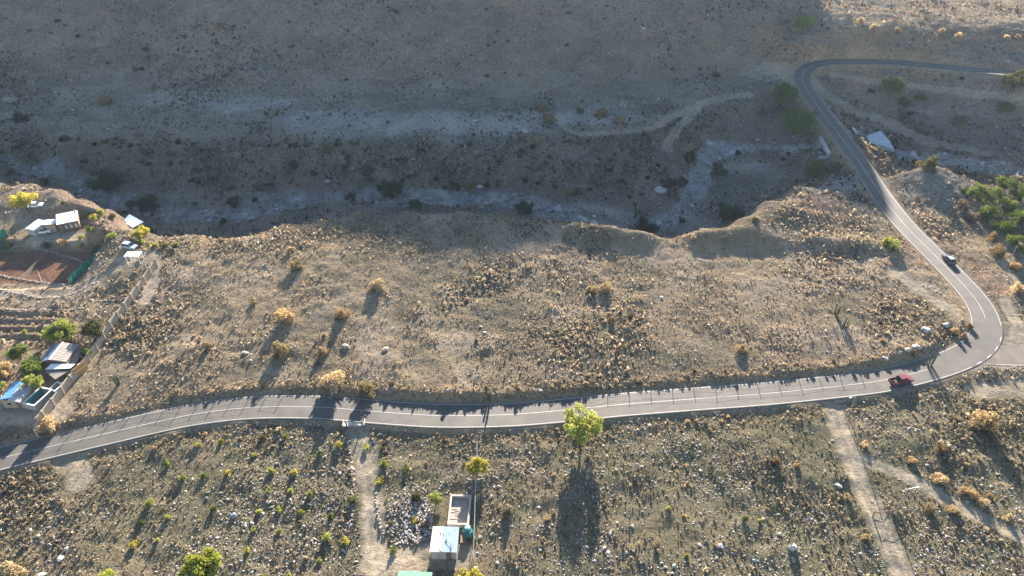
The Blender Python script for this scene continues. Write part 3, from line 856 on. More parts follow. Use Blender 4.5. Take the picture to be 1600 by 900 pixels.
roofless('walled_enclosure', -98.9, 105.6, 1.7, 2.6, 1.1, R(-14), 'small low roofless pen with white rim beside the boundary wall', M_GREYWALL)

# boundary wall
WX0, WY0, WX1, WY1 = -97.5, 94.0, -94.9, 149.5
bw = empty('boundary_wall', (WX0, WY0, gz(WX0, WY0)), 0, 'long straight cement panel wall with buttress posts between houses and upper field', 'wall')
nb = 16
for i in range(nb + 1):
    t = i / nb; x, y = WX0 + (WX1 - WX0) * t, WY0 + (WY1 - WY0) * t; z = gz(x, y)
    h_ = 2.35
    MB().box((x - WX0 + .12, y - WY0, z - bw.location[2] + h_ / 2 - .3), (.42, .26, h_ + .6)).build('buttress', M_WALLPANEL, bw)
    if i < nb:
        t2 = (i + 1) / nb; x2, y2 = WX0 + (WX1 - WX0) * t2, WY0 + (WY1 - WY0) * t2; z2 = gz(x2, y2)
        m = MB(); za, zb2 = z - bw.location[2], z2 - bw.location[2]
        ya, yb = y - WY0 + .13, y2 - WY0 - .13; xa, xb = x - WX0, x2 - WX0
        hh = 2.15 + .12 * math.sin(i * 2.3)
        m.add([(xa - .09, ya, za - .6), (xa + .09, ya, za - .6), (xb + .09, yb, zb2 - .6), (xb - .09, yb, zb2 - .6), (xa - .09, ya, za + hh), (xa + .09, ya, za + hh), (xb + .09, yb, zb2 + hh), (xb - .09, yb, zb2 + hh)],
              [(3, 2, 1, 0), (4, 5, 6, 7), (0, 1, 5, 4), (1, 2, 6, 5), (2, 3, 7, 6), (3, 0, 4, 7)])
        m.build('wall_panel', M_WALLPANEL, bw)
bd = empty('board_screen', (-96.2, 110.8, gz(-96.2, 110.8)), R(-20), 'orange sunlit board screen leaning inside the boundary wall', 'screen')
b = MB()
for i in range(8): b.box((-.1, -1.6 + i * .46, 1.15), (.06, .44, 2.7 + .15 * math.sin(i * 3)))
b.build('boards', M_ORANGEWOOD, bd)
b = MB(); b.box((.0, 0, .6), (.08, 3.6, .12)); b.box((.0, 0, 1.8), (.08, 3.6, .12)); b.build('rails', M_WOOD, bd)

# ------------------------------------------------------------------ lower plot: block shed, basin, green roof
zs = -1.5
sh_ = empty('block_shed', (-11.8, 69.2, zs), R(-1.5), 'square block shed with flat roof half dusty white and half blue grey', 'shed')
w = MB()
for (x, y, sx, sy) in ((-2.1, 0, .2, 4.4), (2.1, 0, .2, 4.4), (0, -2.1, 4.0, .2), (0, 2.1, 4.0, .2)): w.box((x, y, 1.1), (sx, sy, 2.6))
w.build('wall', M_GREYWALL, sh_)
mb = MB(); corrugate(mb, [(-2.35, -2.45, 2.50), (-.35, -2.45, 2.54), (-.35, 2.45, 2.64), (-2.35, 2.45, 2.60)], 6, .025); mb.build('roof', mat('dusty white sheet', (.62, .57, .50), .7, .3, .8), sh_)
mb = MB(); corrugate(mb, [(-.33, -2.45, 2.56), (2.35, -2.45, 2.50), (2.35, 2.45, 2.60), (-.33, 2.45, 2.66)], 8, .025); mb.build('roof', mat('blue grey sheet', (.22, .31, .45), .5, .25, .8), sh_)
MB().box((.9, -2.24, 1.0), (.9, .1, 2.0)).build('door', M_WOOD, sh_)
for i in range(14):
    b = MB(); x, y = random.uniform(-2.0, 2.0), random.uniform(-2.1, 2.1)
    if i % 3 == 0: b.box((x, y, 2.72), (random.uniform(.1, .35), random.uniform(.1, .35), .1), random.uniform(0, 3))
    else: b.tube((x, y, 2.71), (x + random.uniform(-.6, .6), y + random.uniform(-.6, .6), 2.73), .03, n_=5)
    b.build('roof_weight', M_WOOD, sh_)
wi = MB().box((-2.24, .2, 1.4), (.1, 1.0, .8)).build('window', M_WHITE_ROOF, sh_); MB().box((-2.29, .2, 1.4), (.06, .85, .65)).build('pane', M_GLASS, wi)

ba = empty('lined_basin', (-9.7, 76.4, -1.5), R(-1.5), 'long rectangular raised basin with pale plastic lining and dusty bottom', 'basin')
b = MB()
for (x, y, sx, sy) in ((-1.8, 0, .32, 6.4), (1.8, 0, .32, 6.4), (0, -3.05, 3.28, .32), (0, 3.05, 3.28, .32)): b.box((x, y, .35), (sx, sy, 1.3))
b.build('rim', M_BASIN, ba)
b = MB(); b.box((0, 0, .22), (3.26, 5.76, .3)); b.build('bottom', mat('basin dust', (.33, .27, .23), .8, .35, 1.4), ba)
b = MB()
for i in range(16): b.box((random.uniform(-1.2, 1.2), -2.6 + i * .34, .40), (random.uniform(.5, 1.6), .12, .06), random.uniform(-.15, .15))
b.build('silt_ripples', M_BASIN, ba)

tb = empty('tarp_bundle', (-8.0, 71.9, -1.5), .3, 'crumpled teal plastic sheet bundle between the block shed and the basin', 'tarp')
import bmesh
def lump(name, r, material, parent, seed, flat=.7, rough_=.35, sub=3, loc=(0, 0, 0)):
    bm = bmesh.new(); bmesh.ops.create_icosphere(bm, subdivisions=sub, radius=1)
    rng = np.random.default_rng(seed); nz = Noise(seed)
    for v in bm.verts:
        k_ = 1 + rough_ * 2 * (float(nz.fbm(np.array(v.co.x * 2 + 9), np.array(v.co.y * 2 + v.co.z * 3 + 9), 1.2, 3)))
        v.co = Vector((v.co.x * r[0] * k_ + loc[0], v.co.y * r[1] * k_ + loc[1], v.co.z * r[2] * k_ + loc[2]))
    me = bpy.data.meshes.new(name); bm.to_mesh(me); bm.free(); me.materials.append(material)
    o = bpy.data.objects.new(name, me); COL.objects.link(o)
    if parent is not None: o.parent = parent
    return o
lump('sheet', (1.0, 1.0, .95), M_TEALTARP, tb, 5, loc=(0, 0, .55))
lump('fold', (.42, .7, .35), mat('pale teal sheet', (.22, .42, .40), .4, .3, 2), tb, 6, loc=(.2, .3, 1.35))
st = empty('side_counter', (-8.7, 70.4, -1.5), R(-2), 'low wooden work table against the right wall of the block shed', 'table')
MB().box((0, 0, .8), (1.0, 1.5, .07)).build('table_top', M_WOOD, st)
for x in (-.4, .4):
    for y in (-.65, .65): MB().box((x, y, .28), (.08, .08, 1.0)).build('leg', M_WOOD, st)

gr = empty('green_roofed_shed', (-16.4, 60.9, -1.8), R(-3), 'long shed with faded green corrugated roof below the dirt yard', 'shed')
mb = MB(); corrugate(mb, [(-2.9, -2.6, 2.3), (2.9, -2.6, 2.3), (2.9, 2.4, 2.6), (-2.9, 2.4, 2.6)], 16); mb.build('roof', M_GREENROOF, gr)
MB().box((0, -.1, 1.0), (5.4, 4.6, 2.6)).build('wall', M_GREYWALL, gr)
MB().box((1.2, 2.22, .95), (.9, .1, 1.9)).build('door', M_WOOD, gr)
wi = MB().box((-1.4, 2.22, 1.3), (1.0, .1, .8)).build('window', M_WHITE_ROOF, gr); MB().box((-1.4, 2.27, 1.3), (.85, .06, .65)).build('pane', M_GLASS, wi)

# ------------------------------------------------------------------ fences, gates, lamps
def wire_fence(pts, step, h, r, label, group=None, wires=3, material=M_WOOD, seed=0, lean=.03, rail=None):
    rng = np.random.default_rng(seed)
    L = catmull([np.array((p[0], p[1], 0.0)) for p in pts], .5)
    arc = np.concatenate([[0], np.cumsum(np.linalg.norm(np.diff(L[:, :2], axis=0), axis=1))])
    k_ = max(2, int(arc[-1] / step) + 1)
    root = empty('wire_fence', (L[0, 0], L[0, 1], gz(L[0, 0], L[0, 1])), 0, label, 'fence', group)
    o = np.array(root.location); tops = []
    for s in np.linspace(0, arc[-1], k_):
        x = np.interp(s, arc, L[:, 0]); y = np.interp(s, arc, L[:, 1]); z = gz(x, y)
        lx, ly = rng.normal(0, lean, 2); hh = h * rng.uniform(.92, 1.08)
        a = Vector((x - o[0], y - o[1], z - o[2] - .3)); b = Vector((x - o[0] + lx, y - o[1] + ly, z - o[2] + hh))
        MB().tube(a, b, r * rng.uniform(.85, 1.2), r * .85, n_=7).build('post', material, root)
        tops.append((Vector((x - o[0], y - o[1], z - o[2])), b))
    w = MB()
    for (g0, t0), (g1, t1) in zip(tops[:-1], tops[1:]):
        for i in range(wires):
            f = 1 - i / max(1, wires) * .85 - .04
            w.tube(g0.lerp(t0, f), g1.lerp(t1, f), .012, n_=3, cap=False)
    w.build('wire', M_WIRE, root)
    if rail:
        w = MB()
        for (g0, t0), (g1, t1) in zip(tops[:-1], tops[1:]): w.tube(t0, t1, .05, n_=5)
        w.build('rail', rail, root)
    return root
FN = frame(ROAD)
def road_off(i0, i1, off, st=4):
    return [(ROAD[i][0] + FN[i][0] * off, ROAD[i][1] + FN[i][1] * off) for i in range(i0, i1, st)]
i1_, i2_, i3_ = idx_px(60, 703), idx_px(480, 636), idx_px(930, 636)
wire_fence(road_off(i1_, i2_, 5.6), 3.4, 1.75, .075, 'post and wire fence above the road bank from the boundary wall to the driveway', wires=3, seed=1)
wire_fence(road_off(i3_, idx_px(1370, 596), 5.4), 4.6, 1.55, .07, 'post and wire fence above the road between the roadside tree and the red pickup', wires=3, seed=2)
wire_fence(road_off(idx_px(20, 712), idx_px(520, 637), -7.5), 3.2, 1.5, .07, 'post and wire fence below the road along the stony orchard plot', wires=3, seed=3)
wire_fence([tuple(G(*p)[:2]) for p in ((572, 669), (640, 676), (700, 680), (748, 684))], 2.3, 1.6, .07, 'post and wire fence right of the lower driveway gate', seed=4)
wire_fence([tuple(G(*p)[:2]) for p in ((746, 700), (744, 760), (742, 820), (740, 880))], 2.6, 1.7, .06, 'long straight fence with pale top rail running past the lined basin', seed=5, rail=M_GALV)
wire_fence([tuple(G(*p)[:2]) for p in ((1318, 645), (1345, 710), (1362, 760), (1374, 800))], 3.2, 1.4, .06, 'low wire fence along the right side of the sunlit dirt track', seed=6)

def gate(name, cx, cy, rz, w, h, label, material=M_GALV, posts=.12):
    z = gz(cx, cy)
    g_ = empty(name, (cx, cy, z), rz, label, 'gate')
    for s in (-1, 1): MB().tube((s * (w / 2 + .15), 0, -.4), (s * (w / 2 + .15), 0, h + .3), posts, n_=8).build('post', M_WOOD, g_)
    f = MB()
    for zz in (.25, h): f.tube((-w / 2, 0, zz), (w / 2, 0, zz), .035, n_=6)
    for x in (-w / 2, 0, w / 2): f.tube((x, 0, .25), (x, 0, h), .035, n_=6)
    f.build('gate_frame', material, g_)
    f = MB()
    for i in range(1, 14):
        x = -w / 2 + i * w / 14
        f.tube((x, 0, .25), (x, 0, h), .015, n_=4)
    f.build('bars', material, g_)
    return g_
g = G(554, 667); gate('driveway_gate', g[0], g[1], R(4), 2.9, 1.5, 'pipe gate between two dark posts where the lower driveway leaves the road')
g = G(1378, 806); gate('track_gate', g[0], g[1], R(6), 3.4, 1.4, 'dark pipe gate standing across the sunlit dirt track', M_RUST)
# concrete culvert slab at the driveway mouth
g = G(553, 661)
cs = empty('driveway_culvert', (g[0], g[1], g[2]), R(4), 'pale concrete culvert slab where the lower driveway meets the road', 'culvert')
MB().box((0, 0, .02), (4.2, 1.7, .22)).build('slab', M_GREYWALL, cs)
for s in (-1, 1): MB().box((s * 2.2, 0, .15), (.2, 1.7, .45)).build('kerb', M_GREYWALL, cs)

def lamp(px, py, h, rz, label, arm=1.1):
    g = G(px, py)
    L = empty('street_lamp', g, rz, label, 'street lamp', 'street lamps on tall poles')
    MB().tube((0, 0, -.4), (0, 0, .35), .14, n_=10).build('base', M_GALV, L)
    MB().tube((0, 0, .35), (0, 0, h), .075, .05, n_=8).build('pole', M_GALV, L)
    a = MB(); a.tube((0, 0, h - .05), (arm, 0, h + .22), .035, n_=6); a.build('arm', M_GALV, L)
    hd = MB().box((arm + .32, 0, h + .27), (.75, .26, .11), taper=.8).build('lamp_head', M_WHITE_ROOF, L, bevel=.02)
    MB().box((arm + .36, 0, h + .2), (.5, .2, .03)).build('diffuser', M_LAMPGL, hd)
    return L
lamp(1325, 648, 5.4, R(200), 'pale street lamp at the mouth of the sunlit dirt track below the road')
lamp(1397, 803, 7.4, R(5), 'tall thin street lamp leaning over the fork between the dirt tracks', 1.3)
g = G(65, 441)
L = empty('court_pole', g, 0, 'pale thin pole at the lower edge of the clay tennis court', 'pole')
MB().tube((0, 0, -.3), (.5, 0, 3.4), .07, .06, n_=7).build('pole', M_WHITE_ROOF, L); MB().box((.5, 0, 3.42), (.2, .2, .06)).build('cap', M_GALV, L)
g = G(1578, 406)
L = empty('thin_pole', g, 0, 'thin pale utility pole standing in the shade below the green orchard', 'pole')
MB().tube((0, 0, -.3), (0, 0, 4.6), .09, .06, n_=7).build('pole', M_GALV, L); MB().box((0, 0, 4.3), (1.0, .08, .08)).build('crossarm', M_WOOD, L)
for (px, py, lab) in ((1288, 630, 'wooden utility pole on the road verge above the dirt track mouth'), (792, 662, 'wooden utility pole on the lower verge left of the roadside tree')):
    pass

# culvert headwalls and apron under the causeway
def headwall(A, B, zt, zbot, label, open_side):
    A = np.array(A); B = np.array(B); c = (A + B) / 2; d = B - A; L_ = np.linalg.norm(d); a = math.atan2(d[1], d[0])
    r = empty('culvert_headwall', (c[0], c[1], zbot), a, label, 'headwall')
    h = zt - zbot; t = .7
    bays = 3; ow = (L_ - 1.2 * (bays + 1)) / bays; x = -L_ / 2
    for i in range(bays + 1):
        MB().box((x + .6, 0, h * .36 - .5), (1.2, t, h * .72 + 1.0)).build('pier', M_CONC, r); x += 1.2 + ow
    MB().box((0, 0, h * .86), (L_, t, h * .28 - .004)).build('headwall_beam', M_CONC, r)
    MB().box((0, 0, h + .09), (L_ + .2, t + .35, .18)).build('coping', mat('pale concrete coping', (.48, .48, .47), .8, .15, 1.0), r)
    MB().box((0, -open_side * 1.6, h * .3), (L_ - .5, .3, h * .7)).build('barrel_dark', M_BLACKPL, r)  # black panel put in for the darkness inside the barrels
    for s in (-1, 1):
        MB().box((s * (L_ / 2 + .1), open_side * 1.9, h * .36 - .6), (.5, 3.2, h * .72 + 1.2)).build('wing_wall', M_CONC, r)
    return r
headwall(un(1278, 205, -2.4)[:2], un(1296, 240, -2.4)[:2], -2.4, -6.9, 'pale concrete headwall left of the causeway over the dry river', -1)
headwall(un(1333, 200, -2.2)[:2], un(1352, 233, -2.2)[:2], -2.2, -6.2, 'grey green concrete headwall right of the causeway beside the pale apron', 1)
ap = [un(1351, 222, -5.5), un(1356, 234, -5.5), un(1376, 237, -5.5), un(1394, 243, -5.4), un(1385, 228, -5.5), un(1372, 214, -5.6)]
c0 = np.mean(ap, 0)
o = MB()
vv = [(p[0] - c0[0], p[1] - c0[1], 0) for p in ap]
o.add(vv + [(x, y, -1.2) for x, y, z in vv], [tuple(range(6)), tuple(range(11, 5, -1))] + [(i, 6 + i, 6 + (i + 1) % 6, (i + 1) % 6) for i in range(6)])
apo = o.build('spillway_apron', M_CONCPALE)
apo.location = (c0[0], c0[1], max(gz(p[0], p[1]) for p in ap) + .12)
tag(apo, 'pale bluish concrete apron slab on the riverbed right of the causeway', 'apron')

# ------------------------------------------------------------------ vehicles
def wheel(parent, x, y, r, w=.22):
    wh = MB().tube((x, y - w / 2, r), (x, y + w / 2, r), r, n_=20).build('wheel', M_TYRE, parent, bevel=.02)
    for s in (-1, 1): MB().tube((x, y + s * (w / 2 + .004), r), (x, y + s * (w / 2 + .018), r), r * .6, n_=16).build('rim', M_RIM, wh)
def taper_cabin(prof_low, prof_top, wl, wt):
    """quad frustum: low rect (x0,x1,z), top rect (x0,x1,z)"""
    (a, b, z0), (c, d, z1) = prof_low, prof_top
    v = [(a, -wl, z0), (b, -wl, z0), (b, wl, z0), (a, wl, z0), (c, -wt, z1), (d, -wt, z1), (d, wt, z1), (c, wt, z1)]
    return MB().add(v, [(3, 2, 1, 0), (4, 5, 6, 7), (0, 1, 5, 4), (1, 2, 6, 5), (2, 3, 7, 6), (3, 0, 4, 7)])
def vehicle(name, loc, rz, paint, label, kind='suv', L=4.5, roofpaint=None, tilt=None):
    c = empty(name, loc, rz, label, 'pickup' if kind == 'pickup' else 'car')
    w = .88; h0, h1 = .36, 1.0; f, b = L / 2, -L / 2
    roof = 1.72 if kind != 'sedan' else 1.47
    r = .36
    if kind == 'pickup':
        bx = -L / 2 + 1.75
        body = MB().prism([(b, .5), (b, h1), (bx, h1), (bx + .02, h1 + .04), (f - 1.25, h1 + .06), (f - .1, .92), (f, .75), (f, .45), (f - .3, .36), (b + .2, .4)], -w, w)
        # the bed is open: floor sunk between the sides
        body = MB().prism([(bx, .45), (bx, h1 + .02), (f - 1.25, h1 + .06), (f - .12, .95), (f, .78), (f, .45), (f - .25, .36), (bx, .36)], -w, w)
        body.build('body', paint, c, bevel=.05)
        for s in (-1, 1): MB().box(((b + bx) / 2, s * (w - .04), .74), (bx - b, .08, .58)).build('bed_side', paint, c, bevel=.01)
        MB().box((b + .05, 0, .74), (.09, 2 * w - .17, .58)).build('tailgate', paint, c, bevel=.01)
        MB().box(((b + bx) / 2 + .03, 0, .52), (bx - b - .12, 2 * w - .18, .12)).build('bed_floor', M_BLACKPL, c)
        MB().box(((b + bx) / 2 + .25, 0, .72), (.9, 1.2, .3)).build('cargo', M_BLACKPL, c, bevel=.03)
        cl, ct = (bx + .03, f - 1.15, h1 + .03), (bx + .2, f - 1.95, roof)
    elif kind == 'suv':
        MB().prism([(b, .5), (b + .03, h1 - .02), (f - 1.25, h1 + .03), (f - .1, .9), (f, .72), (f, .45), (f - .25, h0), (b + .2, h0)], -w, w).build('body', paint, c, bevel=.05)
        cl, ct = (b + .06, f - 1.1, h1 - .01), (b + .35, f - 1.8, roof)
    else:
        MB().prism([(b, .5), (b + .05, .92), (f - 1.2, .94), (f - .1, .8), (f, .66), (f, .4), (f - .25, h0 - .06), (b + .2, h0 - .06)], -w, w).build('body', paint, c, bevel=.05)
        cl, ct = (b + .45, f - 1.1, .92), (b + 1.05, f - 1.9, roof)
    gl = taper_cabin(cl, ct, w - .06, w - .2).build('windows', M_GLASS, c, bevel=.03)
    rc = ((ct[0] + ct[1]) / 2, 0, roof + .025)
    MB().box(rc, (ct[1] - ct[0] + .04, 2 * (w - .19), .06)).build('roof', roofpaint or paint, c, bevel=.02)
    p = MB()
    for s in (-1, 1):
        for (xa, xb) in ((cl[0] + .03, ct[0]), (cl[1] - .03, ct[1]), ((cl[0] + cl[1]) / 2 - .1, (ct[0] + ct[1]) / 2 - .05)):
            p.tube((xa, s * (w - .05), cl[2]), (xb, s * (w - .19), roof), .045, n_=5)
    p.build('pillars', paint, c)
    for x in (f - .85, b + .85):
        for s in (-1, 1): wheel(c, x, s * (w - .1), r)
    for s in (-1, 1):
        MB().box((f - .05, s * .62, .78), (.12, .36, .15)).build('headlight', M_LAMPGL, c, bevel=.02)
        MB().box((b + .02, s * .74, .82), (.09, .16, .28)).build('tail_light', M_TAIL, c)
        MB().box((f - 1.5, s * (w + .1), 1.02), (.12, .2, .14)).build('mirror', M_BLACKPL, c, bevel=.02)
    MB().box((f - .02, 0, .5), (.14, 1.5, .2)).build('bumper', M_BLACKPL, c, bevel=.03)
    MB().box((b + .02, 0, .5), (.14, 1.5, .2)).build('bumper', M_BLACKPL, c, bevel=.03)
    if tilt is not None: c.rotation_euler = tilt
    return c
def on_road(px, py, off, rev=False):
    i = idx_px(px, py); p = ROAD[i].copy(); p[:2] += FN[i] * off
    t = ROAD[i + 1] - ROAD[i - 1]; a = math.atan2(t[1], t[0]) + (math.pi if rev else 0)
    pitch = -math.atan2(t[2], math.hypot(t[0], t[1])) * (-1 if rev else 1)
    return p, a, pitch
p, a, pt = on_road(1398, 591, -1.55)
c = vehicle('red_pickup', p, a, M_RED, 'red crew cab pickup with dark open bed driving right along the road', 'pickup', 5.3); c.rotation_euler = (0, pt, a)
p, a, pt = on_road(1492, 408, -2.0)
g = un(1494, 408, 1.4)
c = vehicle('dark_car', p, a, M_BLACKCAR, 'dark car with pale reflecting roof driving away on the straight road', 'sedan', 4.6, M_SILVER); c.rotation_euler = (0, pt, a)
g = G(69, 364); vehicle('white_car', g, R(12), M_WHITECAR, 'white car parked in front of the white roofed house', 'suv', 4.3)
g = G(57, 323); vehicle('white_car', g, R(10), M_WHITECAR, 'white car parked behind the yellow tree near the cliff', 'sedan', 4.3)
g = G(204, 388); vehicle('pale_blue_car', g, R(-15), mat('pale blue car paint', (.36, .47, .60), .3, .1, 1, coat=.5), 'pale blue car parked behind the white slatted carport', 'suv', 4.1)

# ------------------------------------------------------------------ plant and stone shapes
def unit(rng, n_):
    v = rng.normal(size=(n_, 3)); return v / np.linalg.norm(v, axis=1)[:, None]
def stone_shape(seed, sub=1):
    import bmesh
    rng = np.random.default_rng(seed)
    bm = bmesh.new(); bmesh.ops.create_icosphere(bm, subdivisions=sub, radius=1)
    V = np.array([v.co[:] for v in bm.verts]); F = np.array([[v.index for v in f.verts] for f in bm.faces]); bm.free()
    for _ in range(7):      # cut flat facets
        d = unit(rng, 1)[0]; lim = rng.uniform(.55, .85)
        s = V @ d; V = V - np.outer(np.maximum(s - lim, 0), d)
    V *= np.array((1, rng.uniform(.65, .95), rng.uniform(.5, .8)))
    V *= 1 + rng.normal(0, .05, (len(V), 1))
    return V, F
STONES = [stone_shape(s, 1) for s in range(6)]
BIGST = [stone_shape(s + 20, 3) for s in range(7)]

def leaf_tris(C, Nrm, size, rng, aspect=1.0):
    """one triangle-pair leaf (quad) per centre; random spin, facing roughly Nrm"""
    n_ = len(C)
    ref = unit(rng, n_)
    A = np.cross(Nrm, ref); A /= np.linalg.norm(A, axis=1)[:, None] + 1e-9
    B = np.cross(Nrm, A)
    s = size * rng.uniform(.6, 1.35, n_)[:, None]
    bend = Nrm * s * .25
    V = np.stack([C - A * s * .5, C - B * s * .5 * aspect + bend, C + A * s * .5, C + B * s * .5 * aspect + bend], 1).reshape(-1, 3)
    i = np.arange(n_) * 4
    F = np.stack([i, i + 1, i + 2, i + 3], 1)
    return V, F
def quads_to_tris(F):
    return np.concatenate([F[:, [0, 1, 2]], F[:, [0, 2, 3]]])
def bush_shape(n_, leaf, seed, h=.85, clumps=7, spread=.55, upright=0.0):
    """unit radius shrub: leaves scattered on and in several clumps"""
    rng = np.random.default_rng(seed)
    cc = unit(rng, clumps) * rng.uniform(.15, spread, clumps)[:, None]
    cc[:, 2] = np.abs(cc[:, 2]) * .9 + .28
    cr = rng.uniform(.2, .5, clumps) * (1.0 if clumps < 9 else .85)
    k_ = rng.integers(0, clumps, n_)
    d = unit(rng, n_)
    C = cc[k_] + d * (cr[k_] * rng.uniform(.55, 1.05, n_) ** .6)[:, None]
    C[:, 2] = np.abs(C[:, 2]) * h / .85
    nr = d + unit(rng, n_) * .8; nr[:, 2] += .2; nr /= np.linalg.norm(nr, axis=1)[:, None]
    V, F = leaf_tris(C, nr, leaf, rng)
    V[:, 2] = np.maximum(V[:, 2], -.04)
    tone = np.repeat((rng.uniform(.72, 1.25, n_) * rng.uniform(.75, 1.2, clumps)[k_]), 4)
    if n_ > 200:            # bare twigs reaching out between the leaf clumps
        nt_ = n_ // 9
        e = unit(rng, nt_); e[:, 2] = np.abs(e[:, 2]) * .9 + .1
        tip = e * rng.uniform(.75, 1.12, nt_)[:, None]; tip[:, 2] *= h
        sd2 = np.cross(e, unit(rng, nt_)); sd2 /= np.linalg.norm(sd2, axis=1)[:, None]
        TV = np.stack([tip * .1 - sd2 * .02, tip * .55 - sd2 * .018, tip, tip * .55 + sd2 * .018], 1).reshape(-1, 3)
        i = np.arange(nt_) * 4 + len(V)
        F = np.concatenate([F, np.stack([i, i + 1, i + 2, i + 3], 1)]); V = np.concatenate([V, TV]); tone = np.concatenate([tone, np.full(nt_ * 4, .45)])
    return V, F, tone
def spiky_shape(n_, leaf, seed):
    """tuft of narrow blades fanning from the ground"""
    rng = np.random.default_rng(seed)
    a = rng.uniform(0, 6.283, n_); t = rng.uniform(.1, 1.0, n_)
    base = np.stack([np.cos(a) * .12, np.sin(a) * .12, np.zeros(n_)], 1)
    tip = np.stack([np.cos(a) * t * .9, np.sin(a) * t * .9, (1.15 - .6 * t) * rng.uniform(.6, 1, n_)], 1)
    side = np.stack([-np.sin(a), np.cos(a), np.zeros(n_)], 1) * leaf
    mid = (base + tip) * .5 + np.array((0, 0, .1))
    V = np.stack([base - side * .4, mid - side, tip, mid + side], 1).reshape(-1, 3)
    i = np.arange(n_) * 4
    return V, np.stack([i, i + 1, i + 2, i + 3], 1), np.repeat(rng.uniform(.75, 1.2, n_), 4)
M_DRY = mat('dry scrub', None or (.3, .2, .1), .9, .3, 2.0, attr='tint', transl=.50)
M_STONE = mat('field stone', (.3, .3, .3), .9, .28, 3.0, attr='tint', bump=.3)
M_BARK = mat('bark', (.12, .09, .065), .9, .35, 4.0)
def veg_mat(name, col, transl=.32, var=.35):
    """foliage whose leaves differ in tone (per leaf) and from shrub to shrub"""
    if name in MATS: return MATS[name]
    m, nt, out = new_mat(name)
    a = nd(nt, 'ShaderNodeAttribute', attribute_name='tone')
    oi = nd(nt, 'ShaderNodeObjectInfo')
    r = ramp(nt, oi.outputs['Random'], [(0, (1 - var, 1 - var * .9, 1 - var)), (.5, (1, 1, 1)), (1, (1 + var * .7, 1 + var * .55, 1 + var * .4))])
    rg = nd(nt, 'ShaderNodeRGB'); rg.outputs[0].default_value = (*col, 1)
    c = mixc(nt, rg.outputs[0], r.outputs['Color'], 1.0, 'MULTIPLY')
    vm = nd(nt, 'ShaderNodeVectorMath', operation='SCALE'); nt.links.new(c, vm.inputs[0]); nt.links.new(a.outputs['Fac'], vm.inputs['Scale'])
    d = nd(nt, 'ShaderNodeBsdfDiffuse'); nt.links.new(vm.outputs[0], d.inputs['Color'])
    t = nd(nt, 'ShaderNodeBsdfTranslucent')
    vw = mixc(nt, vm.outputs[0], (1.15, 1.1, .8), 1.0, 'MULTIPLY'); nt.links.new(vw, t.inputs['Color'])
    ms = nd(nt, 'ShaderNodeMixShader'); ms.inputs[0].default_value = transl
    nt.links.new(d.outputs[0], ms.inputs[1]); nt.links.new(t.outputs[0], ms.inputs[2])
    nt.links.new(ms.outputs[0], out.inputs['Surface'])
    MATS[name] = m
    return m
V_GOLD = veg_mat('golden dry foliage', (.37, .285, .175), .38)
V_RUST = veg_mat('rusty dry foliage', (.29, .21, .13), .36)
V_STRAW = veg_mat('straw foliage', (.45, .355, .235), .38)
V_OLIVE = veg_mat('olive foliage', (.12, .115, .05), .30)
V_YGREEN = veg_mat('yellow green foliage', (.31, .345, .10), .42)
V_LIME = veg_mat('lime foliage', (.40, .42, .085), .46)
V_YELLOW = veg_mat('yellow foliage', (.34, .315, .07), .45)
V_GREEN = veg_mat('green foliage', (.115, .155, .040), .42)
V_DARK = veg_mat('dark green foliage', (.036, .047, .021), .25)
V_GREYB = veg_mat('grey brown scrub', (.19, .145, .10), .25)

_shape_cache = {}
def veg_mesh(key, shape, material, name):
    k_ = (key, material.name)
    if k_ in _shape_cache: return _shape_cache[k_]
    V, F, T = shape
    o = mesh_np(name, V, F, material, colors={'tone': T})
    me = o.data; bpy.data.objects.remove(o)
    _shape_cache[k_] = me
    return me
def inst(name, me, loc, scale, rz, label, cat, group=None, tilt=0.0):
    o = bpy.data.objects.new(name, me); COL.objects.link(o)
    o.location = loc; o.scale = scale if hasattr(scale, '__len__') else (scale,) * 3
    o.rotation_euler = (tilt, 0, rz)
    return tag(o, label, cat, group)
BUSH_BIG = [bush_shape(1000, .13, 100 + s, .85, 15, .78) for s in range(4)]
BUSH_MID = [bush_shape(320, .20, 200 + s, .85, 9, .66) for s in range(5)]
SCRUB = [bush_shape(110, .34, 300 + s, .8, 5, .5) for s in range(5)]
SCRUB_LO = [bush_shape(13, .60, 400 + s, .85, 4, .5) for s in range(6)]
SPIKY = [spiky_shape(60, .07, 500 + s) for s in range(3)]
SPIKY_LO = [spiky_shape(8, .22, 520 + s) for s in range(4)]
def px_scale(p):
    """pixels (1600 wide) per metre at a world point"""
    d = p[1] * CP + (CAM_H - p[2]) * SP
    return FPX / d

def shrub(px, py, w, material, label, name='dry_shrub', cat='shrub', group=None, h=1.0, shapes=None, key='big'):
    """(px, py) is the foot of the shrub, w its width in pixels"""
    g = G(px, py); r = .5 * w / px_scale(g)
    if shapes is None:
        shapes, key = (BUSH_BIG, 'big') if w > 17 else (BUSH_MID, 'mid')
    i = random.randrange(len(shapes))
    return inst(name, veg_mesh((key, i), shapes[i], material, name), g - np.array((0, 0, .05 * r)), (r * 1.12, r * 1.12, r * 1.2 * h), random.uniform(0, 6.28), label, cat, group)

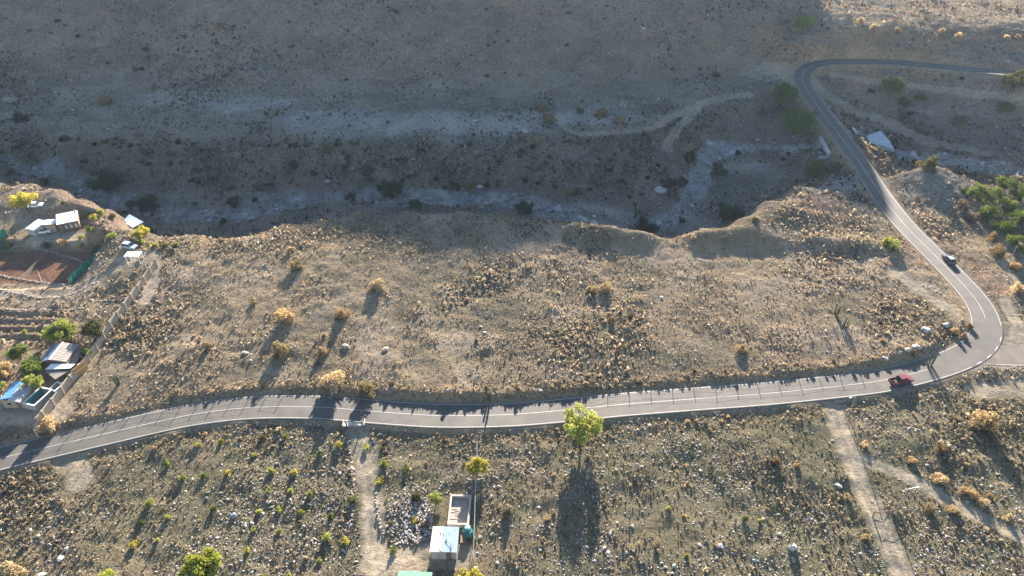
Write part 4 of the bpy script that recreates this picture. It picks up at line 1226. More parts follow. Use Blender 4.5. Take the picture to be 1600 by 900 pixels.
# hand placed shrubs: foot pixel, width in pixels, foliage, label
HAND = [
 (463, 420, 22, V_GOLD, 'golden dry shrub high on the upper field, nearest the left end of the cliff shade'),
 (448, 500, 36, V_GOLD, 'broad golden shrub left of its smaller twin in the middle of the upper field'),
 (534, 497, 26, V_RUST, 'round rusty gold shrub right of the broad golden shrub, long shadow beside it'),
 (438, 552, 34, V_GOLD, 'wide golden shrub below the broad one, in the lower left of the upper field'),
 (504, 553, 20, V_RUST, 'brown rusty shrub beside the dark stone heap in the upper field'),
 (521, 606, 46, V_STRAW, 'biggest straw-coloured shrub on the road bank casting a broad shadow over the road'),
 (571, 614, 34, V_GOLD, 'golden shrub on the road bank right of the biggest straw shrub'),
 (398, 474, 16, V_GOLD, 'small golden shrub left of the broad golden shrub in the upper field'),
 (589, 452, 28, V_STRAW, 'pale tufted shrub just below the edge of the mountain shade'),
 (456, 393, 16, V_GOLD, 'small gold shrub close under the cliff crest'),
 (945, 455, 24, V_GOLD, 'golden shrub, right one of the close pair alone in the upper field'),
 (924, 457, 20, V_GOLD, 'golden shrub, left one of the close pair alone in the upper field'),
 (956, 503, 17, V_RUST, 'orange shrub below the close golden pair, long narrow shadow behind'),
 (1158, 550, 20, V_GOLD, 'upright ochre shrub above the road with a dark shadow running to the kerb'),
 (327, 544, 17, V_RUST, 'orange brown shrub alone left of the wide golden shrub'),
 (76, 672, 36, V_STRAW, 'pale peach shrub at the lower end of the boundary wall'),
 (24, 899, 46, V_STRAW, 'pale orange shrub in the lower left corner of the photo'),
 (1536, 668, 48, V_GOLD, 'large golden brown shrub in the scrub below the side road'),
 (1468, 704, 24, V_RUST, 'rusty shrub down left of the large golden brown shrub'),
 (1423, 722, 18, V_GOLD, 'orange shrub just above the tall thin street lamp'),
 (1506, 769, 18, V_GOLD, 'round gold shrub above the shaded branch track, first of a row of four'),
 (1521, 777, 18, V_GOLD, 'round gold shrub above the shaded branch track, second of a row of four'),
 (1534, 787, 22, V_STRAW, 'pale gold shrub above the shaded branch track, third of a row of four'),
 (1546, 777, 14, V_RUST, 'small rusty shrub behind the row above the shaded branch track'),
 (1466, 752, 26, V_STRAW, 'spreading straw shrub beside the head of the tall thin street lamp'),
 (1350, 696, 14, V_STRAW, 'pale round bush on the right verge of the sunlit dirt track'),
 (1352, 842, 16, V_GOLD, 'golden bush left of the dirt track below the pipe gate'),
 (1325, 780, 16, V_STRAW, 'straw bush on the left verge of the sunlit dirt track'),
 (1210, 724, 18, V_RUST, 'rusty bush by the long shaded strip left of the dirt track'),
 (1245, 730, 14, V_RUST, 'dark rusty bush right of its neighbour by the shaded strip'),
 (1450, 798, 20, V_GOLD, 'golden bush on the lower verge of the shaded branch track'),
 (1490, 800, 20, V_GOLD, 'gold bush further along the lower verge of the shaded branch track'),
 (1575, 812, 18, V_STRAW, 'pale bush on the upper verge of the branch track near the right photo edge'),
 (1505, 528, 16, V_RUST, 'rusty roadside bush at the inside of the road bend'),
 (1490, 522, 18, V_GOLD, 'golden roadside bush at the inside of the road bend beside pale boulders'),
 (1514, 512, 16, V_RUST, 'upper rusty bush at the inside of the road bend'),
 (1428, 556, 14, V_OLIVE, 'olive bush on the shaded bank inside the bend'),
 (855, 812, 15, V_RUST, 'small orange bush in the big tree shadow below the road'),
 (1025, 852, 13, V_GOLD, 'small tan bush among stones in the shaded lower plot'),
 (594, 753, 17, V_YELLOW, 'mustard yellow shrub with a long shadow along the lower driveway'),
 (647, 815, 14, V_YELLOW, 'orange yellow shrub in the stone heap left of the lined basin'),
 (664, 821, 16, V_GREYB, 'brown shrub beside the orange yellow one in the stone heap'),
 (650, 779, 18, V_OLIVE, 'grey green shrub left of the bright green shrub above the stone heap'),
 (793, 802, 20, V_GREYB, 'grey straw shrub right of the fence beside the lined basin'),
 (845, 172, 24, V_RUST, 'orange brown shrub on the shaded terrace above the loop of the pale track, uppermost left'),
 (856, 192, 24, V_RUST, 'reddish brown shrub on the shaded terrace touching the pale track bend'),
 (939, 182, 22, V_RUST, 'orange brown shrub inside the pale track loop, left of a pair'),
 (967, 193, 20, V_RUST, 'orange brown shrub inside the pale track loop, right of a pair'),
 (905, 176, 16, V_OLIVE, 'olive brown shrub above the pale track bend'),
 (840, 222, 16, V_RUST, 'rusty shrub on the top of the shaded river bank'),
 (888, 303, 22, V_RUST, 'broad rusty shrub low on the shaded river bank, left of a touching pair'),
 (903, 303, 18, V_OLIVE, 'broad olive shrub low on the shaded river bank, right of a touching pair'),
 (967, 294, 18, V_RUST, 'rusty shrub halfway up the shaded bank left of the pale rounded boulder'),
 (927, 286, 16, V_RUST, 'reddish shrub on the shaded bank above the touching pair'),
 (838, 265, 20, V_RUST, 'wide brown shrub on the shaded bank under the terrace edge'),
 (718, 245, 18, V_RUST, 'reddish brown shrub on the top of the bank in mid valley'),
 (574, 272, 22, V_OLIVE, 'olive shrub in the middle of the shaded bank above the river trees'),
 (540, 265, 14, V_OLIVE, 'small olive shrub left of the mid bank shrub'),
 (165, 163, 24, V_RUST, 'brown patchy shrub far up the shaded left slope'),
 (35, 189, 24, V_DARK, 'dark green bush far left on the shaded terrace'),
 (268, 244, 14, V_OLIVE, 'small olive bush on the shaded left bank'),
 (405, 296, 20, V_OLIVE, 'olive bush at the foot of the shaded bank above the gravel'),
 (1193, 311, 15, V_STRAW, 'peach coloured bush on the crest of the lit bluff left of the road'),
 (1326, 269, 18, V_STRAW, 'pale peach bush beside the end of the shaded road stretch'),
 (1083, 372, 11, V_STRAW, 'tiny peach bush on the rim above the river bend'),
 (1180, 346, 16, V_OLIVE, 'olive bush on the lit bluff with a patch of shade below'),
 (1390, 386, 30, V_YGREEN, 'fresh yellow green bush left of the straight road'),
 (1212, 148 + 6, 14, V_DARK, 'low dark bush at the foot of the upper valley tree'),
 (1344, 36, 15, V_STRAW, 'sunlit pale bush on the far plateau edge, left of a pair'),
 (1364, 45, 17, V_STRAW, 'sunlit pale bush on the far plateau edge, right of a pair'),
 (1400, 52, 15, V_STRAW, 'sunlit low bush alone on the far plateau edge right of the pair'),
 (1471, 51, 12, V_STRAW, 'small sunlit bush in the middle of the far plateau edge'),
 (1498, 60, 15, V_STRAW, 'sunlit bush right of the small one on the far plateau edge'),
 (1573, 62, 14, V_STRAW, 'sunlit bush at the right end of the far plateau edge'),
 (1588, 62, 14, V_GOLD, 'golden bush at the right end of the far plateau edge'),
 (1234, 17, 11, V_STRAW, 'small lit bush above the lone sunlit tree at the top'),
 (1291, 17, 11, V_STRAW, 'small lit bush beside the lit gully at the top'),
 (1450, 266, 34, V_OLIVE, 'spreading olive shrub crowning the round knoll right of the road'),
 (1585, 420, 22, V_RUST, 'brown shrub in the shade below the green orchard'),
 (1557, 398, 26, V_GOLD, 'tan shrub below the green orchard beside the narrow path'),
 (1550, 375, 20, V_RUST, 'rust coloured shrub along the narrow path below the green orchard'),
 (1518, 345, 24, V_GREYB, 'grey brown shrub along the narrow path left of the green orchard'),
 (1505, 325, 22, V_GREYB, 'grey brown shrub further up the narrow path left of the green orchard'),
 (1590, 455, 24, V_STRAW, 'straw shrub on the verge at the right photo edge above the junction'),
]
for px, py, w, m_, lab in HAND:
    cat = 'bush' if 'bush' in lab else 'shrub'
    shrub(px, py, w, m_, lab, 'dry_shrub' if m_ in (V_GOLD, V_RUST, V_STRAW, V_GREYB) else 'green_shrub', cat)

YARD = [(136, 337, 12, V_YGREEN, 'light green yard bush near the cliff, right of the white roofed house'), (158, 334, 12, V_YGREEN, 'light green bush on the cliff edge above the small yellow tree'), (176, 341, 13, V_OLIVE, 'olive bush on the cliff edge left of the cliff shed'),
 (140, 362, 15, V_YGREEN, 'green yard bush below the small yellow tree, upper of two'), (128, 373, 12, V_YGREEN, 'green yard bush below the small yellow tree, lower of two'), (175, 372, 15, V_YGREEN, 'green yard bush left of the pale blue car'), (160, 382, 13, V_YGREEN, 'green yard bush lower left of the pale blue car'),
 (100, 384, 16, V_GOLD, 'golden yard bush on the bank above the tennis court'), (127, 387, 12, V_YELLOW, 'yellow yard bush on the bank above the tennis court'), (16, 386, 13, V_GREEN, 'green bush beside the upper left court corner'), (74, 386, 14, V_OLIVE, 'dark olive bush on the bank above the court'), (150, 395, 14, V_OLIVE, 'olive bush at the upper right court corner'),
 (222, 380, 13, V_YGREEN, 'yellow green bush right of the pale blue car'), (243, 385, 12, V_YGREEN, 'yellow green bush right of the carport, first of a row'), (256, 386, 12, V_OLIVE, 'olive bush right of the carport, second of a row'), (276, 384, 12, V_YGREEN, 'yellow green bush right of the carport, last of a row'), (205, 378, 11, V_OLIVE, 'olive bush just behind the pale blue car'),
 (52, 286, 13, V_STRAW, 'bleached bush on the left plateau rim'), (99, 318, 9, V_OLIVE, 'small olive bush between the white roofed house and the rim'), (215, 520, 10, V_GOLD, 'small gold bush at the foot of the boundary wall, upper field side'), (160, 520, 10, V_GREEN, 'small green bush inside the boundary wall by the olive tree'), (38, 522, 12, V_YGREEN, 'light green bush on the ploughed strips')]
for px, py, w, m_, lab in YARD:
    shrub(px, py, w * 1.1, m_, lab, 'yard_bush', 'bush')
rngr = np.random.default_rng(77)
for L, n_, wd in ((RIVER_PX, 70, 11), (RIVER2_PX, 16, 10)):
    RL = smooth(catmull([un(*p) for p in L], 2), 2); FR = frame(RL)
    for _ in range(n_):
        i = int(rngr.integers(0, len(RL))); o_ = rngr.normal(0, wd * .55)
        q = RL[i, :2] + FR[i] * o_
        if abs(o_) < 2.2 or samp(rd, q[0], q[1]) < 7 or gz(*q) > -3.2: continue
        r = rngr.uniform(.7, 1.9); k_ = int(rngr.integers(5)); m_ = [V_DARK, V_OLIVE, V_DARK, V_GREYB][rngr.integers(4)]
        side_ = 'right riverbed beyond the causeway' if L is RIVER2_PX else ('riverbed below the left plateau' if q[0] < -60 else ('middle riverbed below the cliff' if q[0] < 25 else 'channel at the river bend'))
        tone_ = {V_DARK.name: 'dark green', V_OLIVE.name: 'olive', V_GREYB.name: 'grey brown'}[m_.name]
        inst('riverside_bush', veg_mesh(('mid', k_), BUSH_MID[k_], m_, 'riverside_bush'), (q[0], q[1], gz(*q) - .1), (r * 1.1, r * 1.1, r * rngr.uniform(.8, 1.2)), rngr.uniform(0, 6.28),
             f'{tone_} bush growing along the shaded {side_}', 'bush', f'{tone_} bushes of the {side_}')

rngr = np.random.default_rng(79)
for L, n_, wd in ((RIVER_PX, 95, 6), (RIVER2_PX, 30, 6)):
    RL = smooth(catmull([un(*p) for p in L], 2), 2); FR = frame(RL)
    for _ in range(n_):
        i = int(rngr.integers(0, len(RL))); q = RL[i, :2] + FR[i] * rngr.normal(0, wd * .6)
        if samp(rd, q[0], q[1]) < 7 or gz(*q) > -3: continue
        r = float(np.exp(rngr.normal(-.45, .4))); V, F = BIGST[int(rngr.integers(7))]; dk = rngr.random() < .4
        t = (.19, .185, .185) if dk else (.36, .36, .375)
        key = ('river', id(V), dk)
        if key not in _shape_cache:
            o = mesh_np('river_boulder', V, F, M_STONE, colors={'tint': np.tile(np.array(t), (len(V), 1))}); _shape_cache[key] = o.data; bpy.data.objects.remove(o)
        side_ = 'right riverbed beyond the causeway' if L is RIVER2_PX else ('riverbed below the left plateau' if q[0] < -60 else ('middle riverbed below the cliff' if q[0] < 25 else 'channel at the river bend'))
        inst('river_boulder', _shape_cache[key], (q[0], q[1], gz(*q) + r * .15), (r, r, r * .8), rngr.uniform(0, 6.28), f"{'dark' if dk else 'pale'} boulder lying in the shaded {side_}", 'boulder', f"{'dark' if dk else 'pale'} boulders of the {side_}")
rngr = np.random.default_rng(78)
for zone, n_, (xa, xb), (ya, yb) in (('left part of the river bank', 140, (-20, 640), (218, 292)), ('middle part of the river bank', 60, (640, 1030), (226, 318)), ('far mountain slope above the terrace', 60, (-20, 1190), (4, 128)), ('flat inside the road hairpin', 26, (1300, 1600), (118, 235))):
    for _ in range(n_):
        px, py = rngr.uniform(xa, xb), rngr.uniform(ya, yb)
        q = G(px, py)
        if samp(rd, q[0], q[1]) < 6 or samp(trackd, q[0], q[1]) < 1 or samp(river, q[0], q[1]) > .4: continue
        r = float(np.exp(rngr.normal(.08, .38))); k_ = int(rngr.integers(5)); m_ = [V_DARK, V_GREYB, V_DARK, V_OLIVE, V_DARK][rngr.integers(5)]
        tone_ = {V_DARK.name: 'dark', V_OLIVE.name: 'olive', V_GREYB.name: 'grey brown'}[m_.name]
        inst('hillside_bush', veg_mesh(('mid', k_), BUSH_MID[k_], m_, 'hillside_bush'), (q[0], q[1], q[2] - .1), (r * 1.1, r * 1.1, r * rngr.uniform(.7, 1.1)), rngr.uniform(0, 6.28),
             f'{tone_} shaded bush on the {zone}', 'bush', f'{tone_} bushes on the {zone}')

# young planted shrubs in the stony orchard plot
YOUNG = [(311, 697, 13), (346, 692, 11), (262, 727, 13), (319, 746, 13), (286, 749, 12), (356, 741, 11), (234, 788, 16), (334, 797, 13), (262, 811, 12), (210, 853, 15), (247, 845, 10), (222, 818, 11), (396, 829, 12), (387, 862, 11), (397, 713, 12),
         (411, 686, 12), (445, 685, 12), (530, 697, 15), (572, 701, 14), (500, 710, 12), (424, 739, 16), (460, 740, 12), (601, 727, 15), (635, 733, 13), (454, 769, 13), (484, 773, 12), (419, 768, 11), (552, 783, 15), (437, 799, 14), (471, 803, 12), (406, 801, 13), (517, 809, 13), (510, 841, 17), (542, 848, 16), (435, 833, 12), (615, 863, 15), (452, 903, 13), (414, 903, 12), (500, 877, 11),
         (1163, 812, 12), (1187, 815, 9), (1073, 869, 10), (1045, 795, 9)]
ROWTXT = {}
for k_, (px, py, w) in enumerate(YOUNG):
    m_ = [V_YGREEN, V_YELLOW, V_YGREEN, V_GREEN][k_ % 4]
    if px < 350: zone = 'young green shrub planted in the sparse left part of the stony orchard plot'
    elif px < 565 and py < 780: zone = 'young green shrub planted in the upper part of the stony plot left of the driveway'
    elif px < 565: zone = 'young green shrub planted in the lower part of the stony plot left of the driveway'
    elif px < 700: zone = 'young green shrub planted between the driveway and the stone heap'
    else: zone = 'young yellow green shrub standing in the shaded plot left of the dirt track'
    shrub(px, py, w * 1.05, m_, zone, 'young_shrub', 'shrub', 'young shrubs planted in the lower plots', h=1.1)

# ------------------------------------------------------------------ trees
def tree(name, px, py, w, h_px, material, label, seed, group=None, leaf=.34, n_leaf=2600, crown_lo=.22, clumps=26, cat='tree', loc=None):
    """foot pixel, crown width and total height in (foreshortened) pixels"""
    g = G(px, py) if loc is None else loc
    s = px_scale(g); r = .5 * w / s; H = h_px / s
    rng = np.random.default_rng(seed)
    root = empty(name, (g[0], g[1], g[2] - .05), rng.uniform(0, 6.28), label, cat, group)
    t = MB(); lean = rng.normal(0, .06, 2) * H
    top = Vector((lean[0], lean[1], H * .62)); mid = Vector((lean[0] * .4, lean[1] * .4, H * .3))
    tr = max(.08, H * .028)
    t.tube((0, 0, -.3), mid, tr * 1.35, tr, n_=8); t.tube(mid, top, tr, tr * .45, n_=7)
    cc = unit(rng, clumps); cr = rng.uniform(.17, .36, clumps) * r
    rad = rng.uniform(.30, 1.18, clumps) ** .6
    zc_ = (crown_lo + 1) / 2 * H; zr_ = (1 - crown_lo) / 2 * H
    C0 = np.stack([cc[:, 0] * rad * (r - cr * .7), cc[:, 1] * rad * (r - cr * .7), zc_ + cc[:, 2] * rad * np.maximum(zr_ - cr * .7, .1)], 1)
    C0 += rng.normal(0, .06, (clumps, 3)) * r
    for i in range(clumps):
        if i % 3 == 0 or i < 5:
            a = mid.lerp(top, rng.uniform(0, 1)); t.tube(a, tuple(C0[i]), tr * .45, tr * .12, n_=5)
    t.build('trunk', M_BARK, root)
    k_ = rng.choice(clumps, n_leaf, p=cr ** 2 / (cr ** 2).sum())
    d = unit(rng, n_leaf)
    C = C0[k_] + d * (cr[k_] * rng.uniform(.35, 1.08, n_leaf) ** .7)[:, None] * np.array((1, 1, .85))
    nr = d + unit(rng, n_leaf) * .9; nr[:, 2] += .25; nr /= np.linalg.norm(nr, axis=1)[:, None]
    keep = C[:, 2] > .05
    V, F = leaf_tris(C[keep], nr[keep], leaf * r / 4.6 + .09, rng)
    ct = rng.uniform(.78, 1.2, clumps)
    T = np.repeat((ct[k_] * rng.uniform(.75, 1.25, n_leaf))[keep], 4)
    mesh_np('crown', V, F, material, root, colors={'tone': T})
    return root
TREES = [
 ('leafy_tree', 908, 687, 56, 55, V_YGREEN, 'bright yellow green tree beside the road with a long shadow below', 2300),
 ('leafy_tree', 321, 902, 52, 48, V_LIME, 'rounded yellow green tree in the lower left plot', 3600),
 ('leafy_tree', 746, 738, 34, 26, V_YELLOW, 'yellow tree at the upper end of the fence by the lined basin', 1800),
 ('leafy_tree', 681, 788, 21, 22, V_YGREEN, 'slim bright green tree above the lined basin', 1100),
 ('leafy_tree', 733, 925, 46, 40, V_YELLOW, 'yellow green tree cut by the bottom photo edge below the block shed', 2200),
 ('leafy_tree', 173, 912, 28, 26, V_LIME, 'small yellow green tree cut by the bottom photo edge at the left', 1200),
 ('leafy_tree', 42, 327, 36, 30, V_YELLOW, 'yellow tree hiding a white car on the left plateau', 1800),
 ('leafy_tree', 225, 374, 26, 20, V_YELLOW, 'bright yellow tree in front of the cliff edge shed', 1400),
 ('leafy_tree', 148, 346, 13, 13, V_YELLOW, 'small yellow tree between the white roofed house and the cliff shed', 700),
 ('leafy_tree', 105, 532, 42, 36, V_YGREEN, 'large pale green tree above the gabled house', 2400),
 ('leafy_tree', 150, 530, 34, 30, V_OLIVE, 'dull olive tree between the large pale green tree and the boundary wall', 1800),
 ('leafy_tree', 78, 532, 22, 20, V_YGREEN, 'light green tree touching the left of the large pale green tree', 1000),
 ('leafy_tree', 32, 560, 30, 26, V_GREEN, 'round green tree on the bank left of the gabled house', 1600),
 ('leafy_tree', 57, 585, 34, 30, V_GREEN, 'green tree between the gabled house and the blue roof, upper of two', 1600),
 ('leafy_tree', 56, 612, 30, 30, V_YGREEN, 'green tree between the gabled house and the blue roof, lower of two', 1600),
 ('leafy_tree', 8, 592, 32, 30, V_GOLD, 'orange leaved tree at the left photo edge above the blue roof', 1600),
 ('leafy_tree', 4, 612, 20, 18, V_YGREEN, 'light green tree at the left photo edge beside the blue roof', 800),
 ('leafy_tree', 139, 560, 18, 20, V_GREEN, 'small green tree squeezed between gabled house and boundary wall', 900),
 ('leafy_tree', 112, 592, 14, 14, V_GREEN, 'small dark green tree below the crooked roof sheets', 700),
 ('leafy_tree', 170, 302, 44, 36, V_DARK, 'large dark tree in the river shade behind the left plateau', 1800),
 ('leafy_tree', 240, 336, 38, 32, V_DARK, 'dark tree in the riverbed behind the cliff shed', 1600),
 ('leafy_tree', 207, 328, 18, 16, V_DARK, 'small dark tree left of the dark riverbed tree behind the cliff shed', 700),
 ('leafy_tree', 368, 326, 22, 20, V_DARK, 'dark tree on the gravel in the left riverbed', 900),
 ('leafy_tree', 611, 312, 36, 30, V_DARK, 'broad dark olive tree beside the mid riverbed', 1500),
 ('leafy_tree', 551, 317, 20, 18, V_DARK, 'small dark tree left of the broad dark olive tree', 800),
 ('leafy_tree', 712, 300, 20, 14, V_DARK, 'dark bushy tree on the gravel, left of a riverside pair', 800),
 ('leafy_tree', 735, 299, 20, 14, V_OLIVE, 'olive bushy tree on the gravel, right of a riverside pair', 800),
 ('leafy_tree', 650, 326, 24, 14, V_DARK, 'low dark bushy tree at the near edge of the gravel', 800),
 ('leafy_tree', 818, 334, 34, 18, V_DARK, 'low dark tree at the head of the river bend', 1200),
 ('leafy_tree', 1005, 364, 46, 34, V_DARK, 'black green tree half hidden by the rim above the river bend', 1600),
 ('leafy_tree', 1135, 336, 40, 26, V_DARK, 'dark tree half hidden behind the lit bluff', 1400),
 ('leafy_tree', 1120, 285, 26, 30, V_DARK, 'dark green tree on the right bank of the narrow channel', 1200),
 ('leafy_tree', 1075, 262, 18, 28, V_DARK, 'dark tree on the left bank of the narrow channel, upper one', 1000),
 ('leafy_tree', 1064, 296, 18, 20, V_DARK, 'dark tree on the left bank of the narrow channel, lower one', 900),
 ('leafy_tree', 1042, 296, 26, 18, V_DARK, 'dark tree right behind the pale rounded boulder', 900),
 ('leafy_tree', 1216, 172, 40, 40, V_GREEN, 'tall green tree left of the road hairpin in the valley, upper of two', 2200),
 ('leafy_tree', 1243, 210, 50, 40, V_GREEN, 'broad green tree left of the road above the causeway, lower of two', 2400),
 ('leafy_tree', 1389, 154, 34, 34, V_GREEN, 'green tree inside the road hairpin', 1800),
 ('leafy_tree', 1253, 50, 32, 26, V_YGREEN, 'sunlit green tree alone at the top of the far slope', 1600),
 ('leafy_tree', 1583, 142, 38, 28, V_OLIVE, 'grey olive tree below the far road at the right photo edge', 1600),
 ('leafy_tree', 1412, 168, 22, 14, V_OLIVE, 'low olive tree right below the hairpin tree', 900),
 ('leafy_tree', 1436, 160, 20, 14, V_OLIVE, 'rusty olive tree right of the hairpin tree', 900),
 ('leafy_tree', 1497, 196, 22, 16, V_OLIVE, 'dull olive tree on the shaded flat above the right riverbed', 900),
 ('leafy_tree', 1565, 178, 26, 18, V_OLIVE, 'olive tree on the shaded flat at the right photo edge', 900),
 ('leafy_tree', 1275, 276, 50, 20, V_OLIVE, 'long low olive thicket tree on the shaded side of the bluff', 1500),
]
for k_, (nm, px, py, w, hp, m_, lab, nl) in enumerate(TREES):
    loc = None
    if 'half hidden' in lab:
        q = un(px, py + 4, -9.5); loc = np.array((q[0], q[1], gz(q[0], q[1])))
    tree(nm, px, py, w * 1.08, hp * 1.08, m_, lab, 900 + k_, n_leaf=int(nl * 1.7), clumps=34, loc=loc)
GROVE = [(1523, 312, 34, 'topmost left tree of the green orchard right of the road'), (1546, 318, 32, 'second tree of the upper left row in the green orchard'), (1567, 300, 36, 'top tree of the green orchard nearest the riverbed'),
         (1592, 312, 34, 'upper right tree of the green orchard at the photo edge'), (1541, 345, 34, 'left middle tree of the green orchard above the narrow path'), (1568, 335, 34, 'tree in the centre of the green orchard'),
         (1592, 352, 38, 'brightest tree of the green orchard at the right photo edge'), (1562, 366, 36, 'lower left tree of the green orchard'), (1588, 392, 38, 'lowest tree of the green orchard beside its shade'), (1620, 330, 36, 'orchard tree cut by the right photo edge, upper'), (1622, 375, 38, 'orchard tree cut by the right photo edge, lower')]
for k_, (px, py, w, lab) in enumerate(GROVE):
    tree('orchard_tree', px, py, w, 28, V_GREEN, lab, 700 + k_, 'orchard trees right of the road', n_leaf=2000, crown_lo=.08)

# columnar cacti with long shadows in the upper field
def cactus(px, py, h, seed, label):
    g = G(px, py); rng = np.random.default_rng(seed)
    root = empty('columnar_cactus', g, rng.uniform(0, 6), label, 'cactus', 'cacti in the upper field')
    for i in range(4):
        a = rng.uniform(0, 6.28); r = rng.uniform(.1, .45); hh = h * rng.uniform(.55, 1.0)
        b = Vector((math.cos(a) * r, math.sin(a) * r, -.2)); m_ = Vector((b.x * 1.9, b.y * 1.9, hh * .45)); e_ = Vector((m_.x * 1.15, m_.y * 1.15, hh))
        s = MB(); s.tube(b, m_, .15, .16, n_=9); s.tube(m_, e_, .16, .13, n_=9); s.tube(e_, e_ + Vector((0, 0, .12)), .13, .04, n_=9)
        s.build('stem', mat('cactus skin', (.07, .085, .045), .8, .3, 5), root)
cactus(1305, 492, 3.4, 1, 'columnar cactus, upper of the two in the right part of the upper field')
cactus(1320, 512, 3.2, 2, 'columnar cactus, lower of the two in the right part of the upper field')
cactus(185, 602, 2.8, 3, 'columnar cactus in the lower left of the upper field near the boundary wall')
cactus(1452, 571, 4.2, 4, 'tall cactus on the road bank whose shadow crosses the road at the bend')
cactus(765, 643 - 18, 2.6, 5, 'cactus on the road bank opposite the fenced plot')

# ------------------------------------------------------------------ boulders placed by hand
def boulder(px, py, w, label, tint=(.42, .41, .40), h=.8, name='boulder', cube=False):
    tint = tuple(t * .68 for t in tint)
    g = G(px, py); r = .42 * w / px_scale(g); i = random.randrange(len(BIGST))
    V, F = BIGST[i]
    c = np.repeat(np.array(tint)[None], len(V), 0)
    o = mesh_np(name, V * r * np.array((1, 1, h)), F, M_STONE, colors={'tint': c}, loc=(g[0], g[1], g[2] + r * .28 * h))
    o.rotation_euler = (0, 0, random.uniform(0, 6.28))
    return tag(o, label, 'boulder')
for a in [(1031, 299, 26, 'big pale rounded boulder on the shaded bank above the river bend', (.50, .52, .52), .75),
          (1237, 858, 19, 'large pale block shaped boulder in the plot left of the dirt track', (.58, .57, .56), 1.4),
          (1432, 543, 17, 'flat pale boulder on the shaded bank inside the bend', (.55, .53, .52), .6),
          (1418, 547, 12, 'small pale boulder left of the flat one inside the bend', (.52, .50, .50), .8),
          (1383, 560, 12, 'white boulder on the road verge above the red pickup', (.62, .60, .58), .6),
          (1448, 518, 20, 'tilted grey boulder in the corner of the upper field by the bend', (.46, .45, .46), .8),
          (1478, 510, 14, 'upright pale boulder nearest the road in the corner of the upper field', (.52, .52, .54), 1.1),
          (366, 806, 13, 'bluish boulder in the middle of the stony orchard plot', (.36, .40, .48), .9),
          (383, 553, 15, 'wide pale boulder casting a dark shadow left in the upper field', (.33, .295, .26), .8),
          (602, 547, 16, 'long ridge shaped boulder in the upper field right of the stone heap', (.33, .295, .26), .8),
          (540, 543, 18, 'dark grey boulder heap top beside the brown rusty shrub', (.33, .295, .26), .8),
          (700, 612, 12, 'pale boulder on the slope above the road bank', (.33, .295, .26), .7),
          (1126, 854, 12, 'lavender grey boulder among the golden tufts of the shaded lower plot', (.46, .47, .55), .9),
          (1034, 466, 9, 'small pale boulder beside the green bush in the upper field', (.6, .58, .57), .8),
          (66, 901, 20, 'pale boulder at the bottom left photo edge', (.55, .52, .47), .7),
          (95, 873, 16, 'long flat boulder in the lower left plot', (.46, .45, .43), .5),
          (344, 874, 12, 'whitish boulder left of the rounded yellow green tree', (.5, .49, .47), .8),
          (742, 190, 12, 'pale rock outcrop on the shaded terrace in the middle of the valley', (.5, .51, .52), .7),
          (820, 206, 14, 'whitish rock slab on the shaded terrace left of the pale track', (.54, .55, .56), .6),
          (1005, 45, 10, 'pale rock high on the shaded slope', (.5, .5, .5), .8),
          (1310, 760, 14, 'grey boulder pile top left of the dirt track', (.40, .40, .42), .8)]:
    boulder(*a)

# low dry stone rows in the left plot
def srow(px, label, seed, size=.3):
    return stone_row('stone_row', [tuple(G(*p)[:2]) for p in px], label, 'stone wall', size, .5, M_STONE, seed, 2)
for px, lab, sd_ in [
  (((0, 453), (60, 466), (105, 462), (150, 442)), 'curving dark stone row below the clay tennis court', 1),
  (((0, 431), (40, 438), (100, 446)), 'straight stone edging along the lower side of the tennis court', 2),
  (((15, 389), (80, 394), (150, 404)), 'stone edging along the upper side of the tennis court', 3),
  (((0, 484), (60, 484), (130, 482)), 'long stone row above the ploughed strips', 4),
  (((142, 470), (180, 470), (222, 462)), 'short stone row beside the upper end of the boundary wall', 5),
  (((152, 490), (162, 478), (176, 466)), 'stone wall slanting towards the boundary wall', 6),
  (((545, 690), (549, 725), (552, 770), (548, 820)), 'stone row along the left side of the lower driveway', 7),
  (((588, 770), (590, 800), (598, 835)), 'stone row along the stone heap side of the driveway', 8)]:
    o = srow(px, lab, sd_)
    c = np.tile(np.array((.34, .30, .26)), (len(o.data.vertices), 1)) * np.random.default_rng(sd_).uniform(.7, 1.2, (len(o.data.vertices), 1))
    at = o.data.attributes.new('tint', 'FLOAT_COLOR', 'POINT'); c4 = np.ones((len(c), 4), np.float32); c4[:, :3] = c; at.data.foreach_set('color', c4.ravel())

# ------------------------------------------------------------------ scattered scrub, grass tufts and stones
BUILT = [(-140, -121, 162, 176), (-114.5, -105, 165.5, 175.5), (-107, -100, 150, 156), (-163, -115.3, 144.5, 160.6), (-108, -95.5, 96, 119.5), (-14.6, -6.9, 66, 80.2), (-20, -13, 57, 64)]
def clear_of(x, y, m=0.0):
    ok = (samp(rd, x, y) > 4.15 + m) & (samp(sd, x, y) > 3.9 + m)
    ok &= samp(trackd, x, y) > .1 + m * .5
    for x0_, x1_, y0_, y1_ in BUILT:
        ok &= ~((x > x0_ - m) & (x < x1_ + m) & (y > y0_ - m) & (y < y1_ + m))
    return ok
def in_view(x, y, mg=18):
    half = (y * CP + CAM_H * SP) * .75 + mg
    return (np.abs(x) < half) & (y > 52)
def scatter(n_, y0, y1, dens, margin=.3, seed=0):
    """world-space random points; dens(x, y, z) is a keep probability"""
    rng = np.random.default_rng(seed)
    xm = (y1 * CP + CAM_H * SP) * .75 + 20
    x = rng.uniform(-xm, xm, n_); y = rng.uniform(y0, y1, n_)
    k_ = in_view(x, y); x, y = x[k_], y[k_]
    k_ = clear_of(x, y, margin); x, y = x[k_], y[k_]
    z = samp(Z, x, y)
    k_ = rng.random(len(x)) < dens(x, y, z)
    return x[k_], y[k_], z[k_]
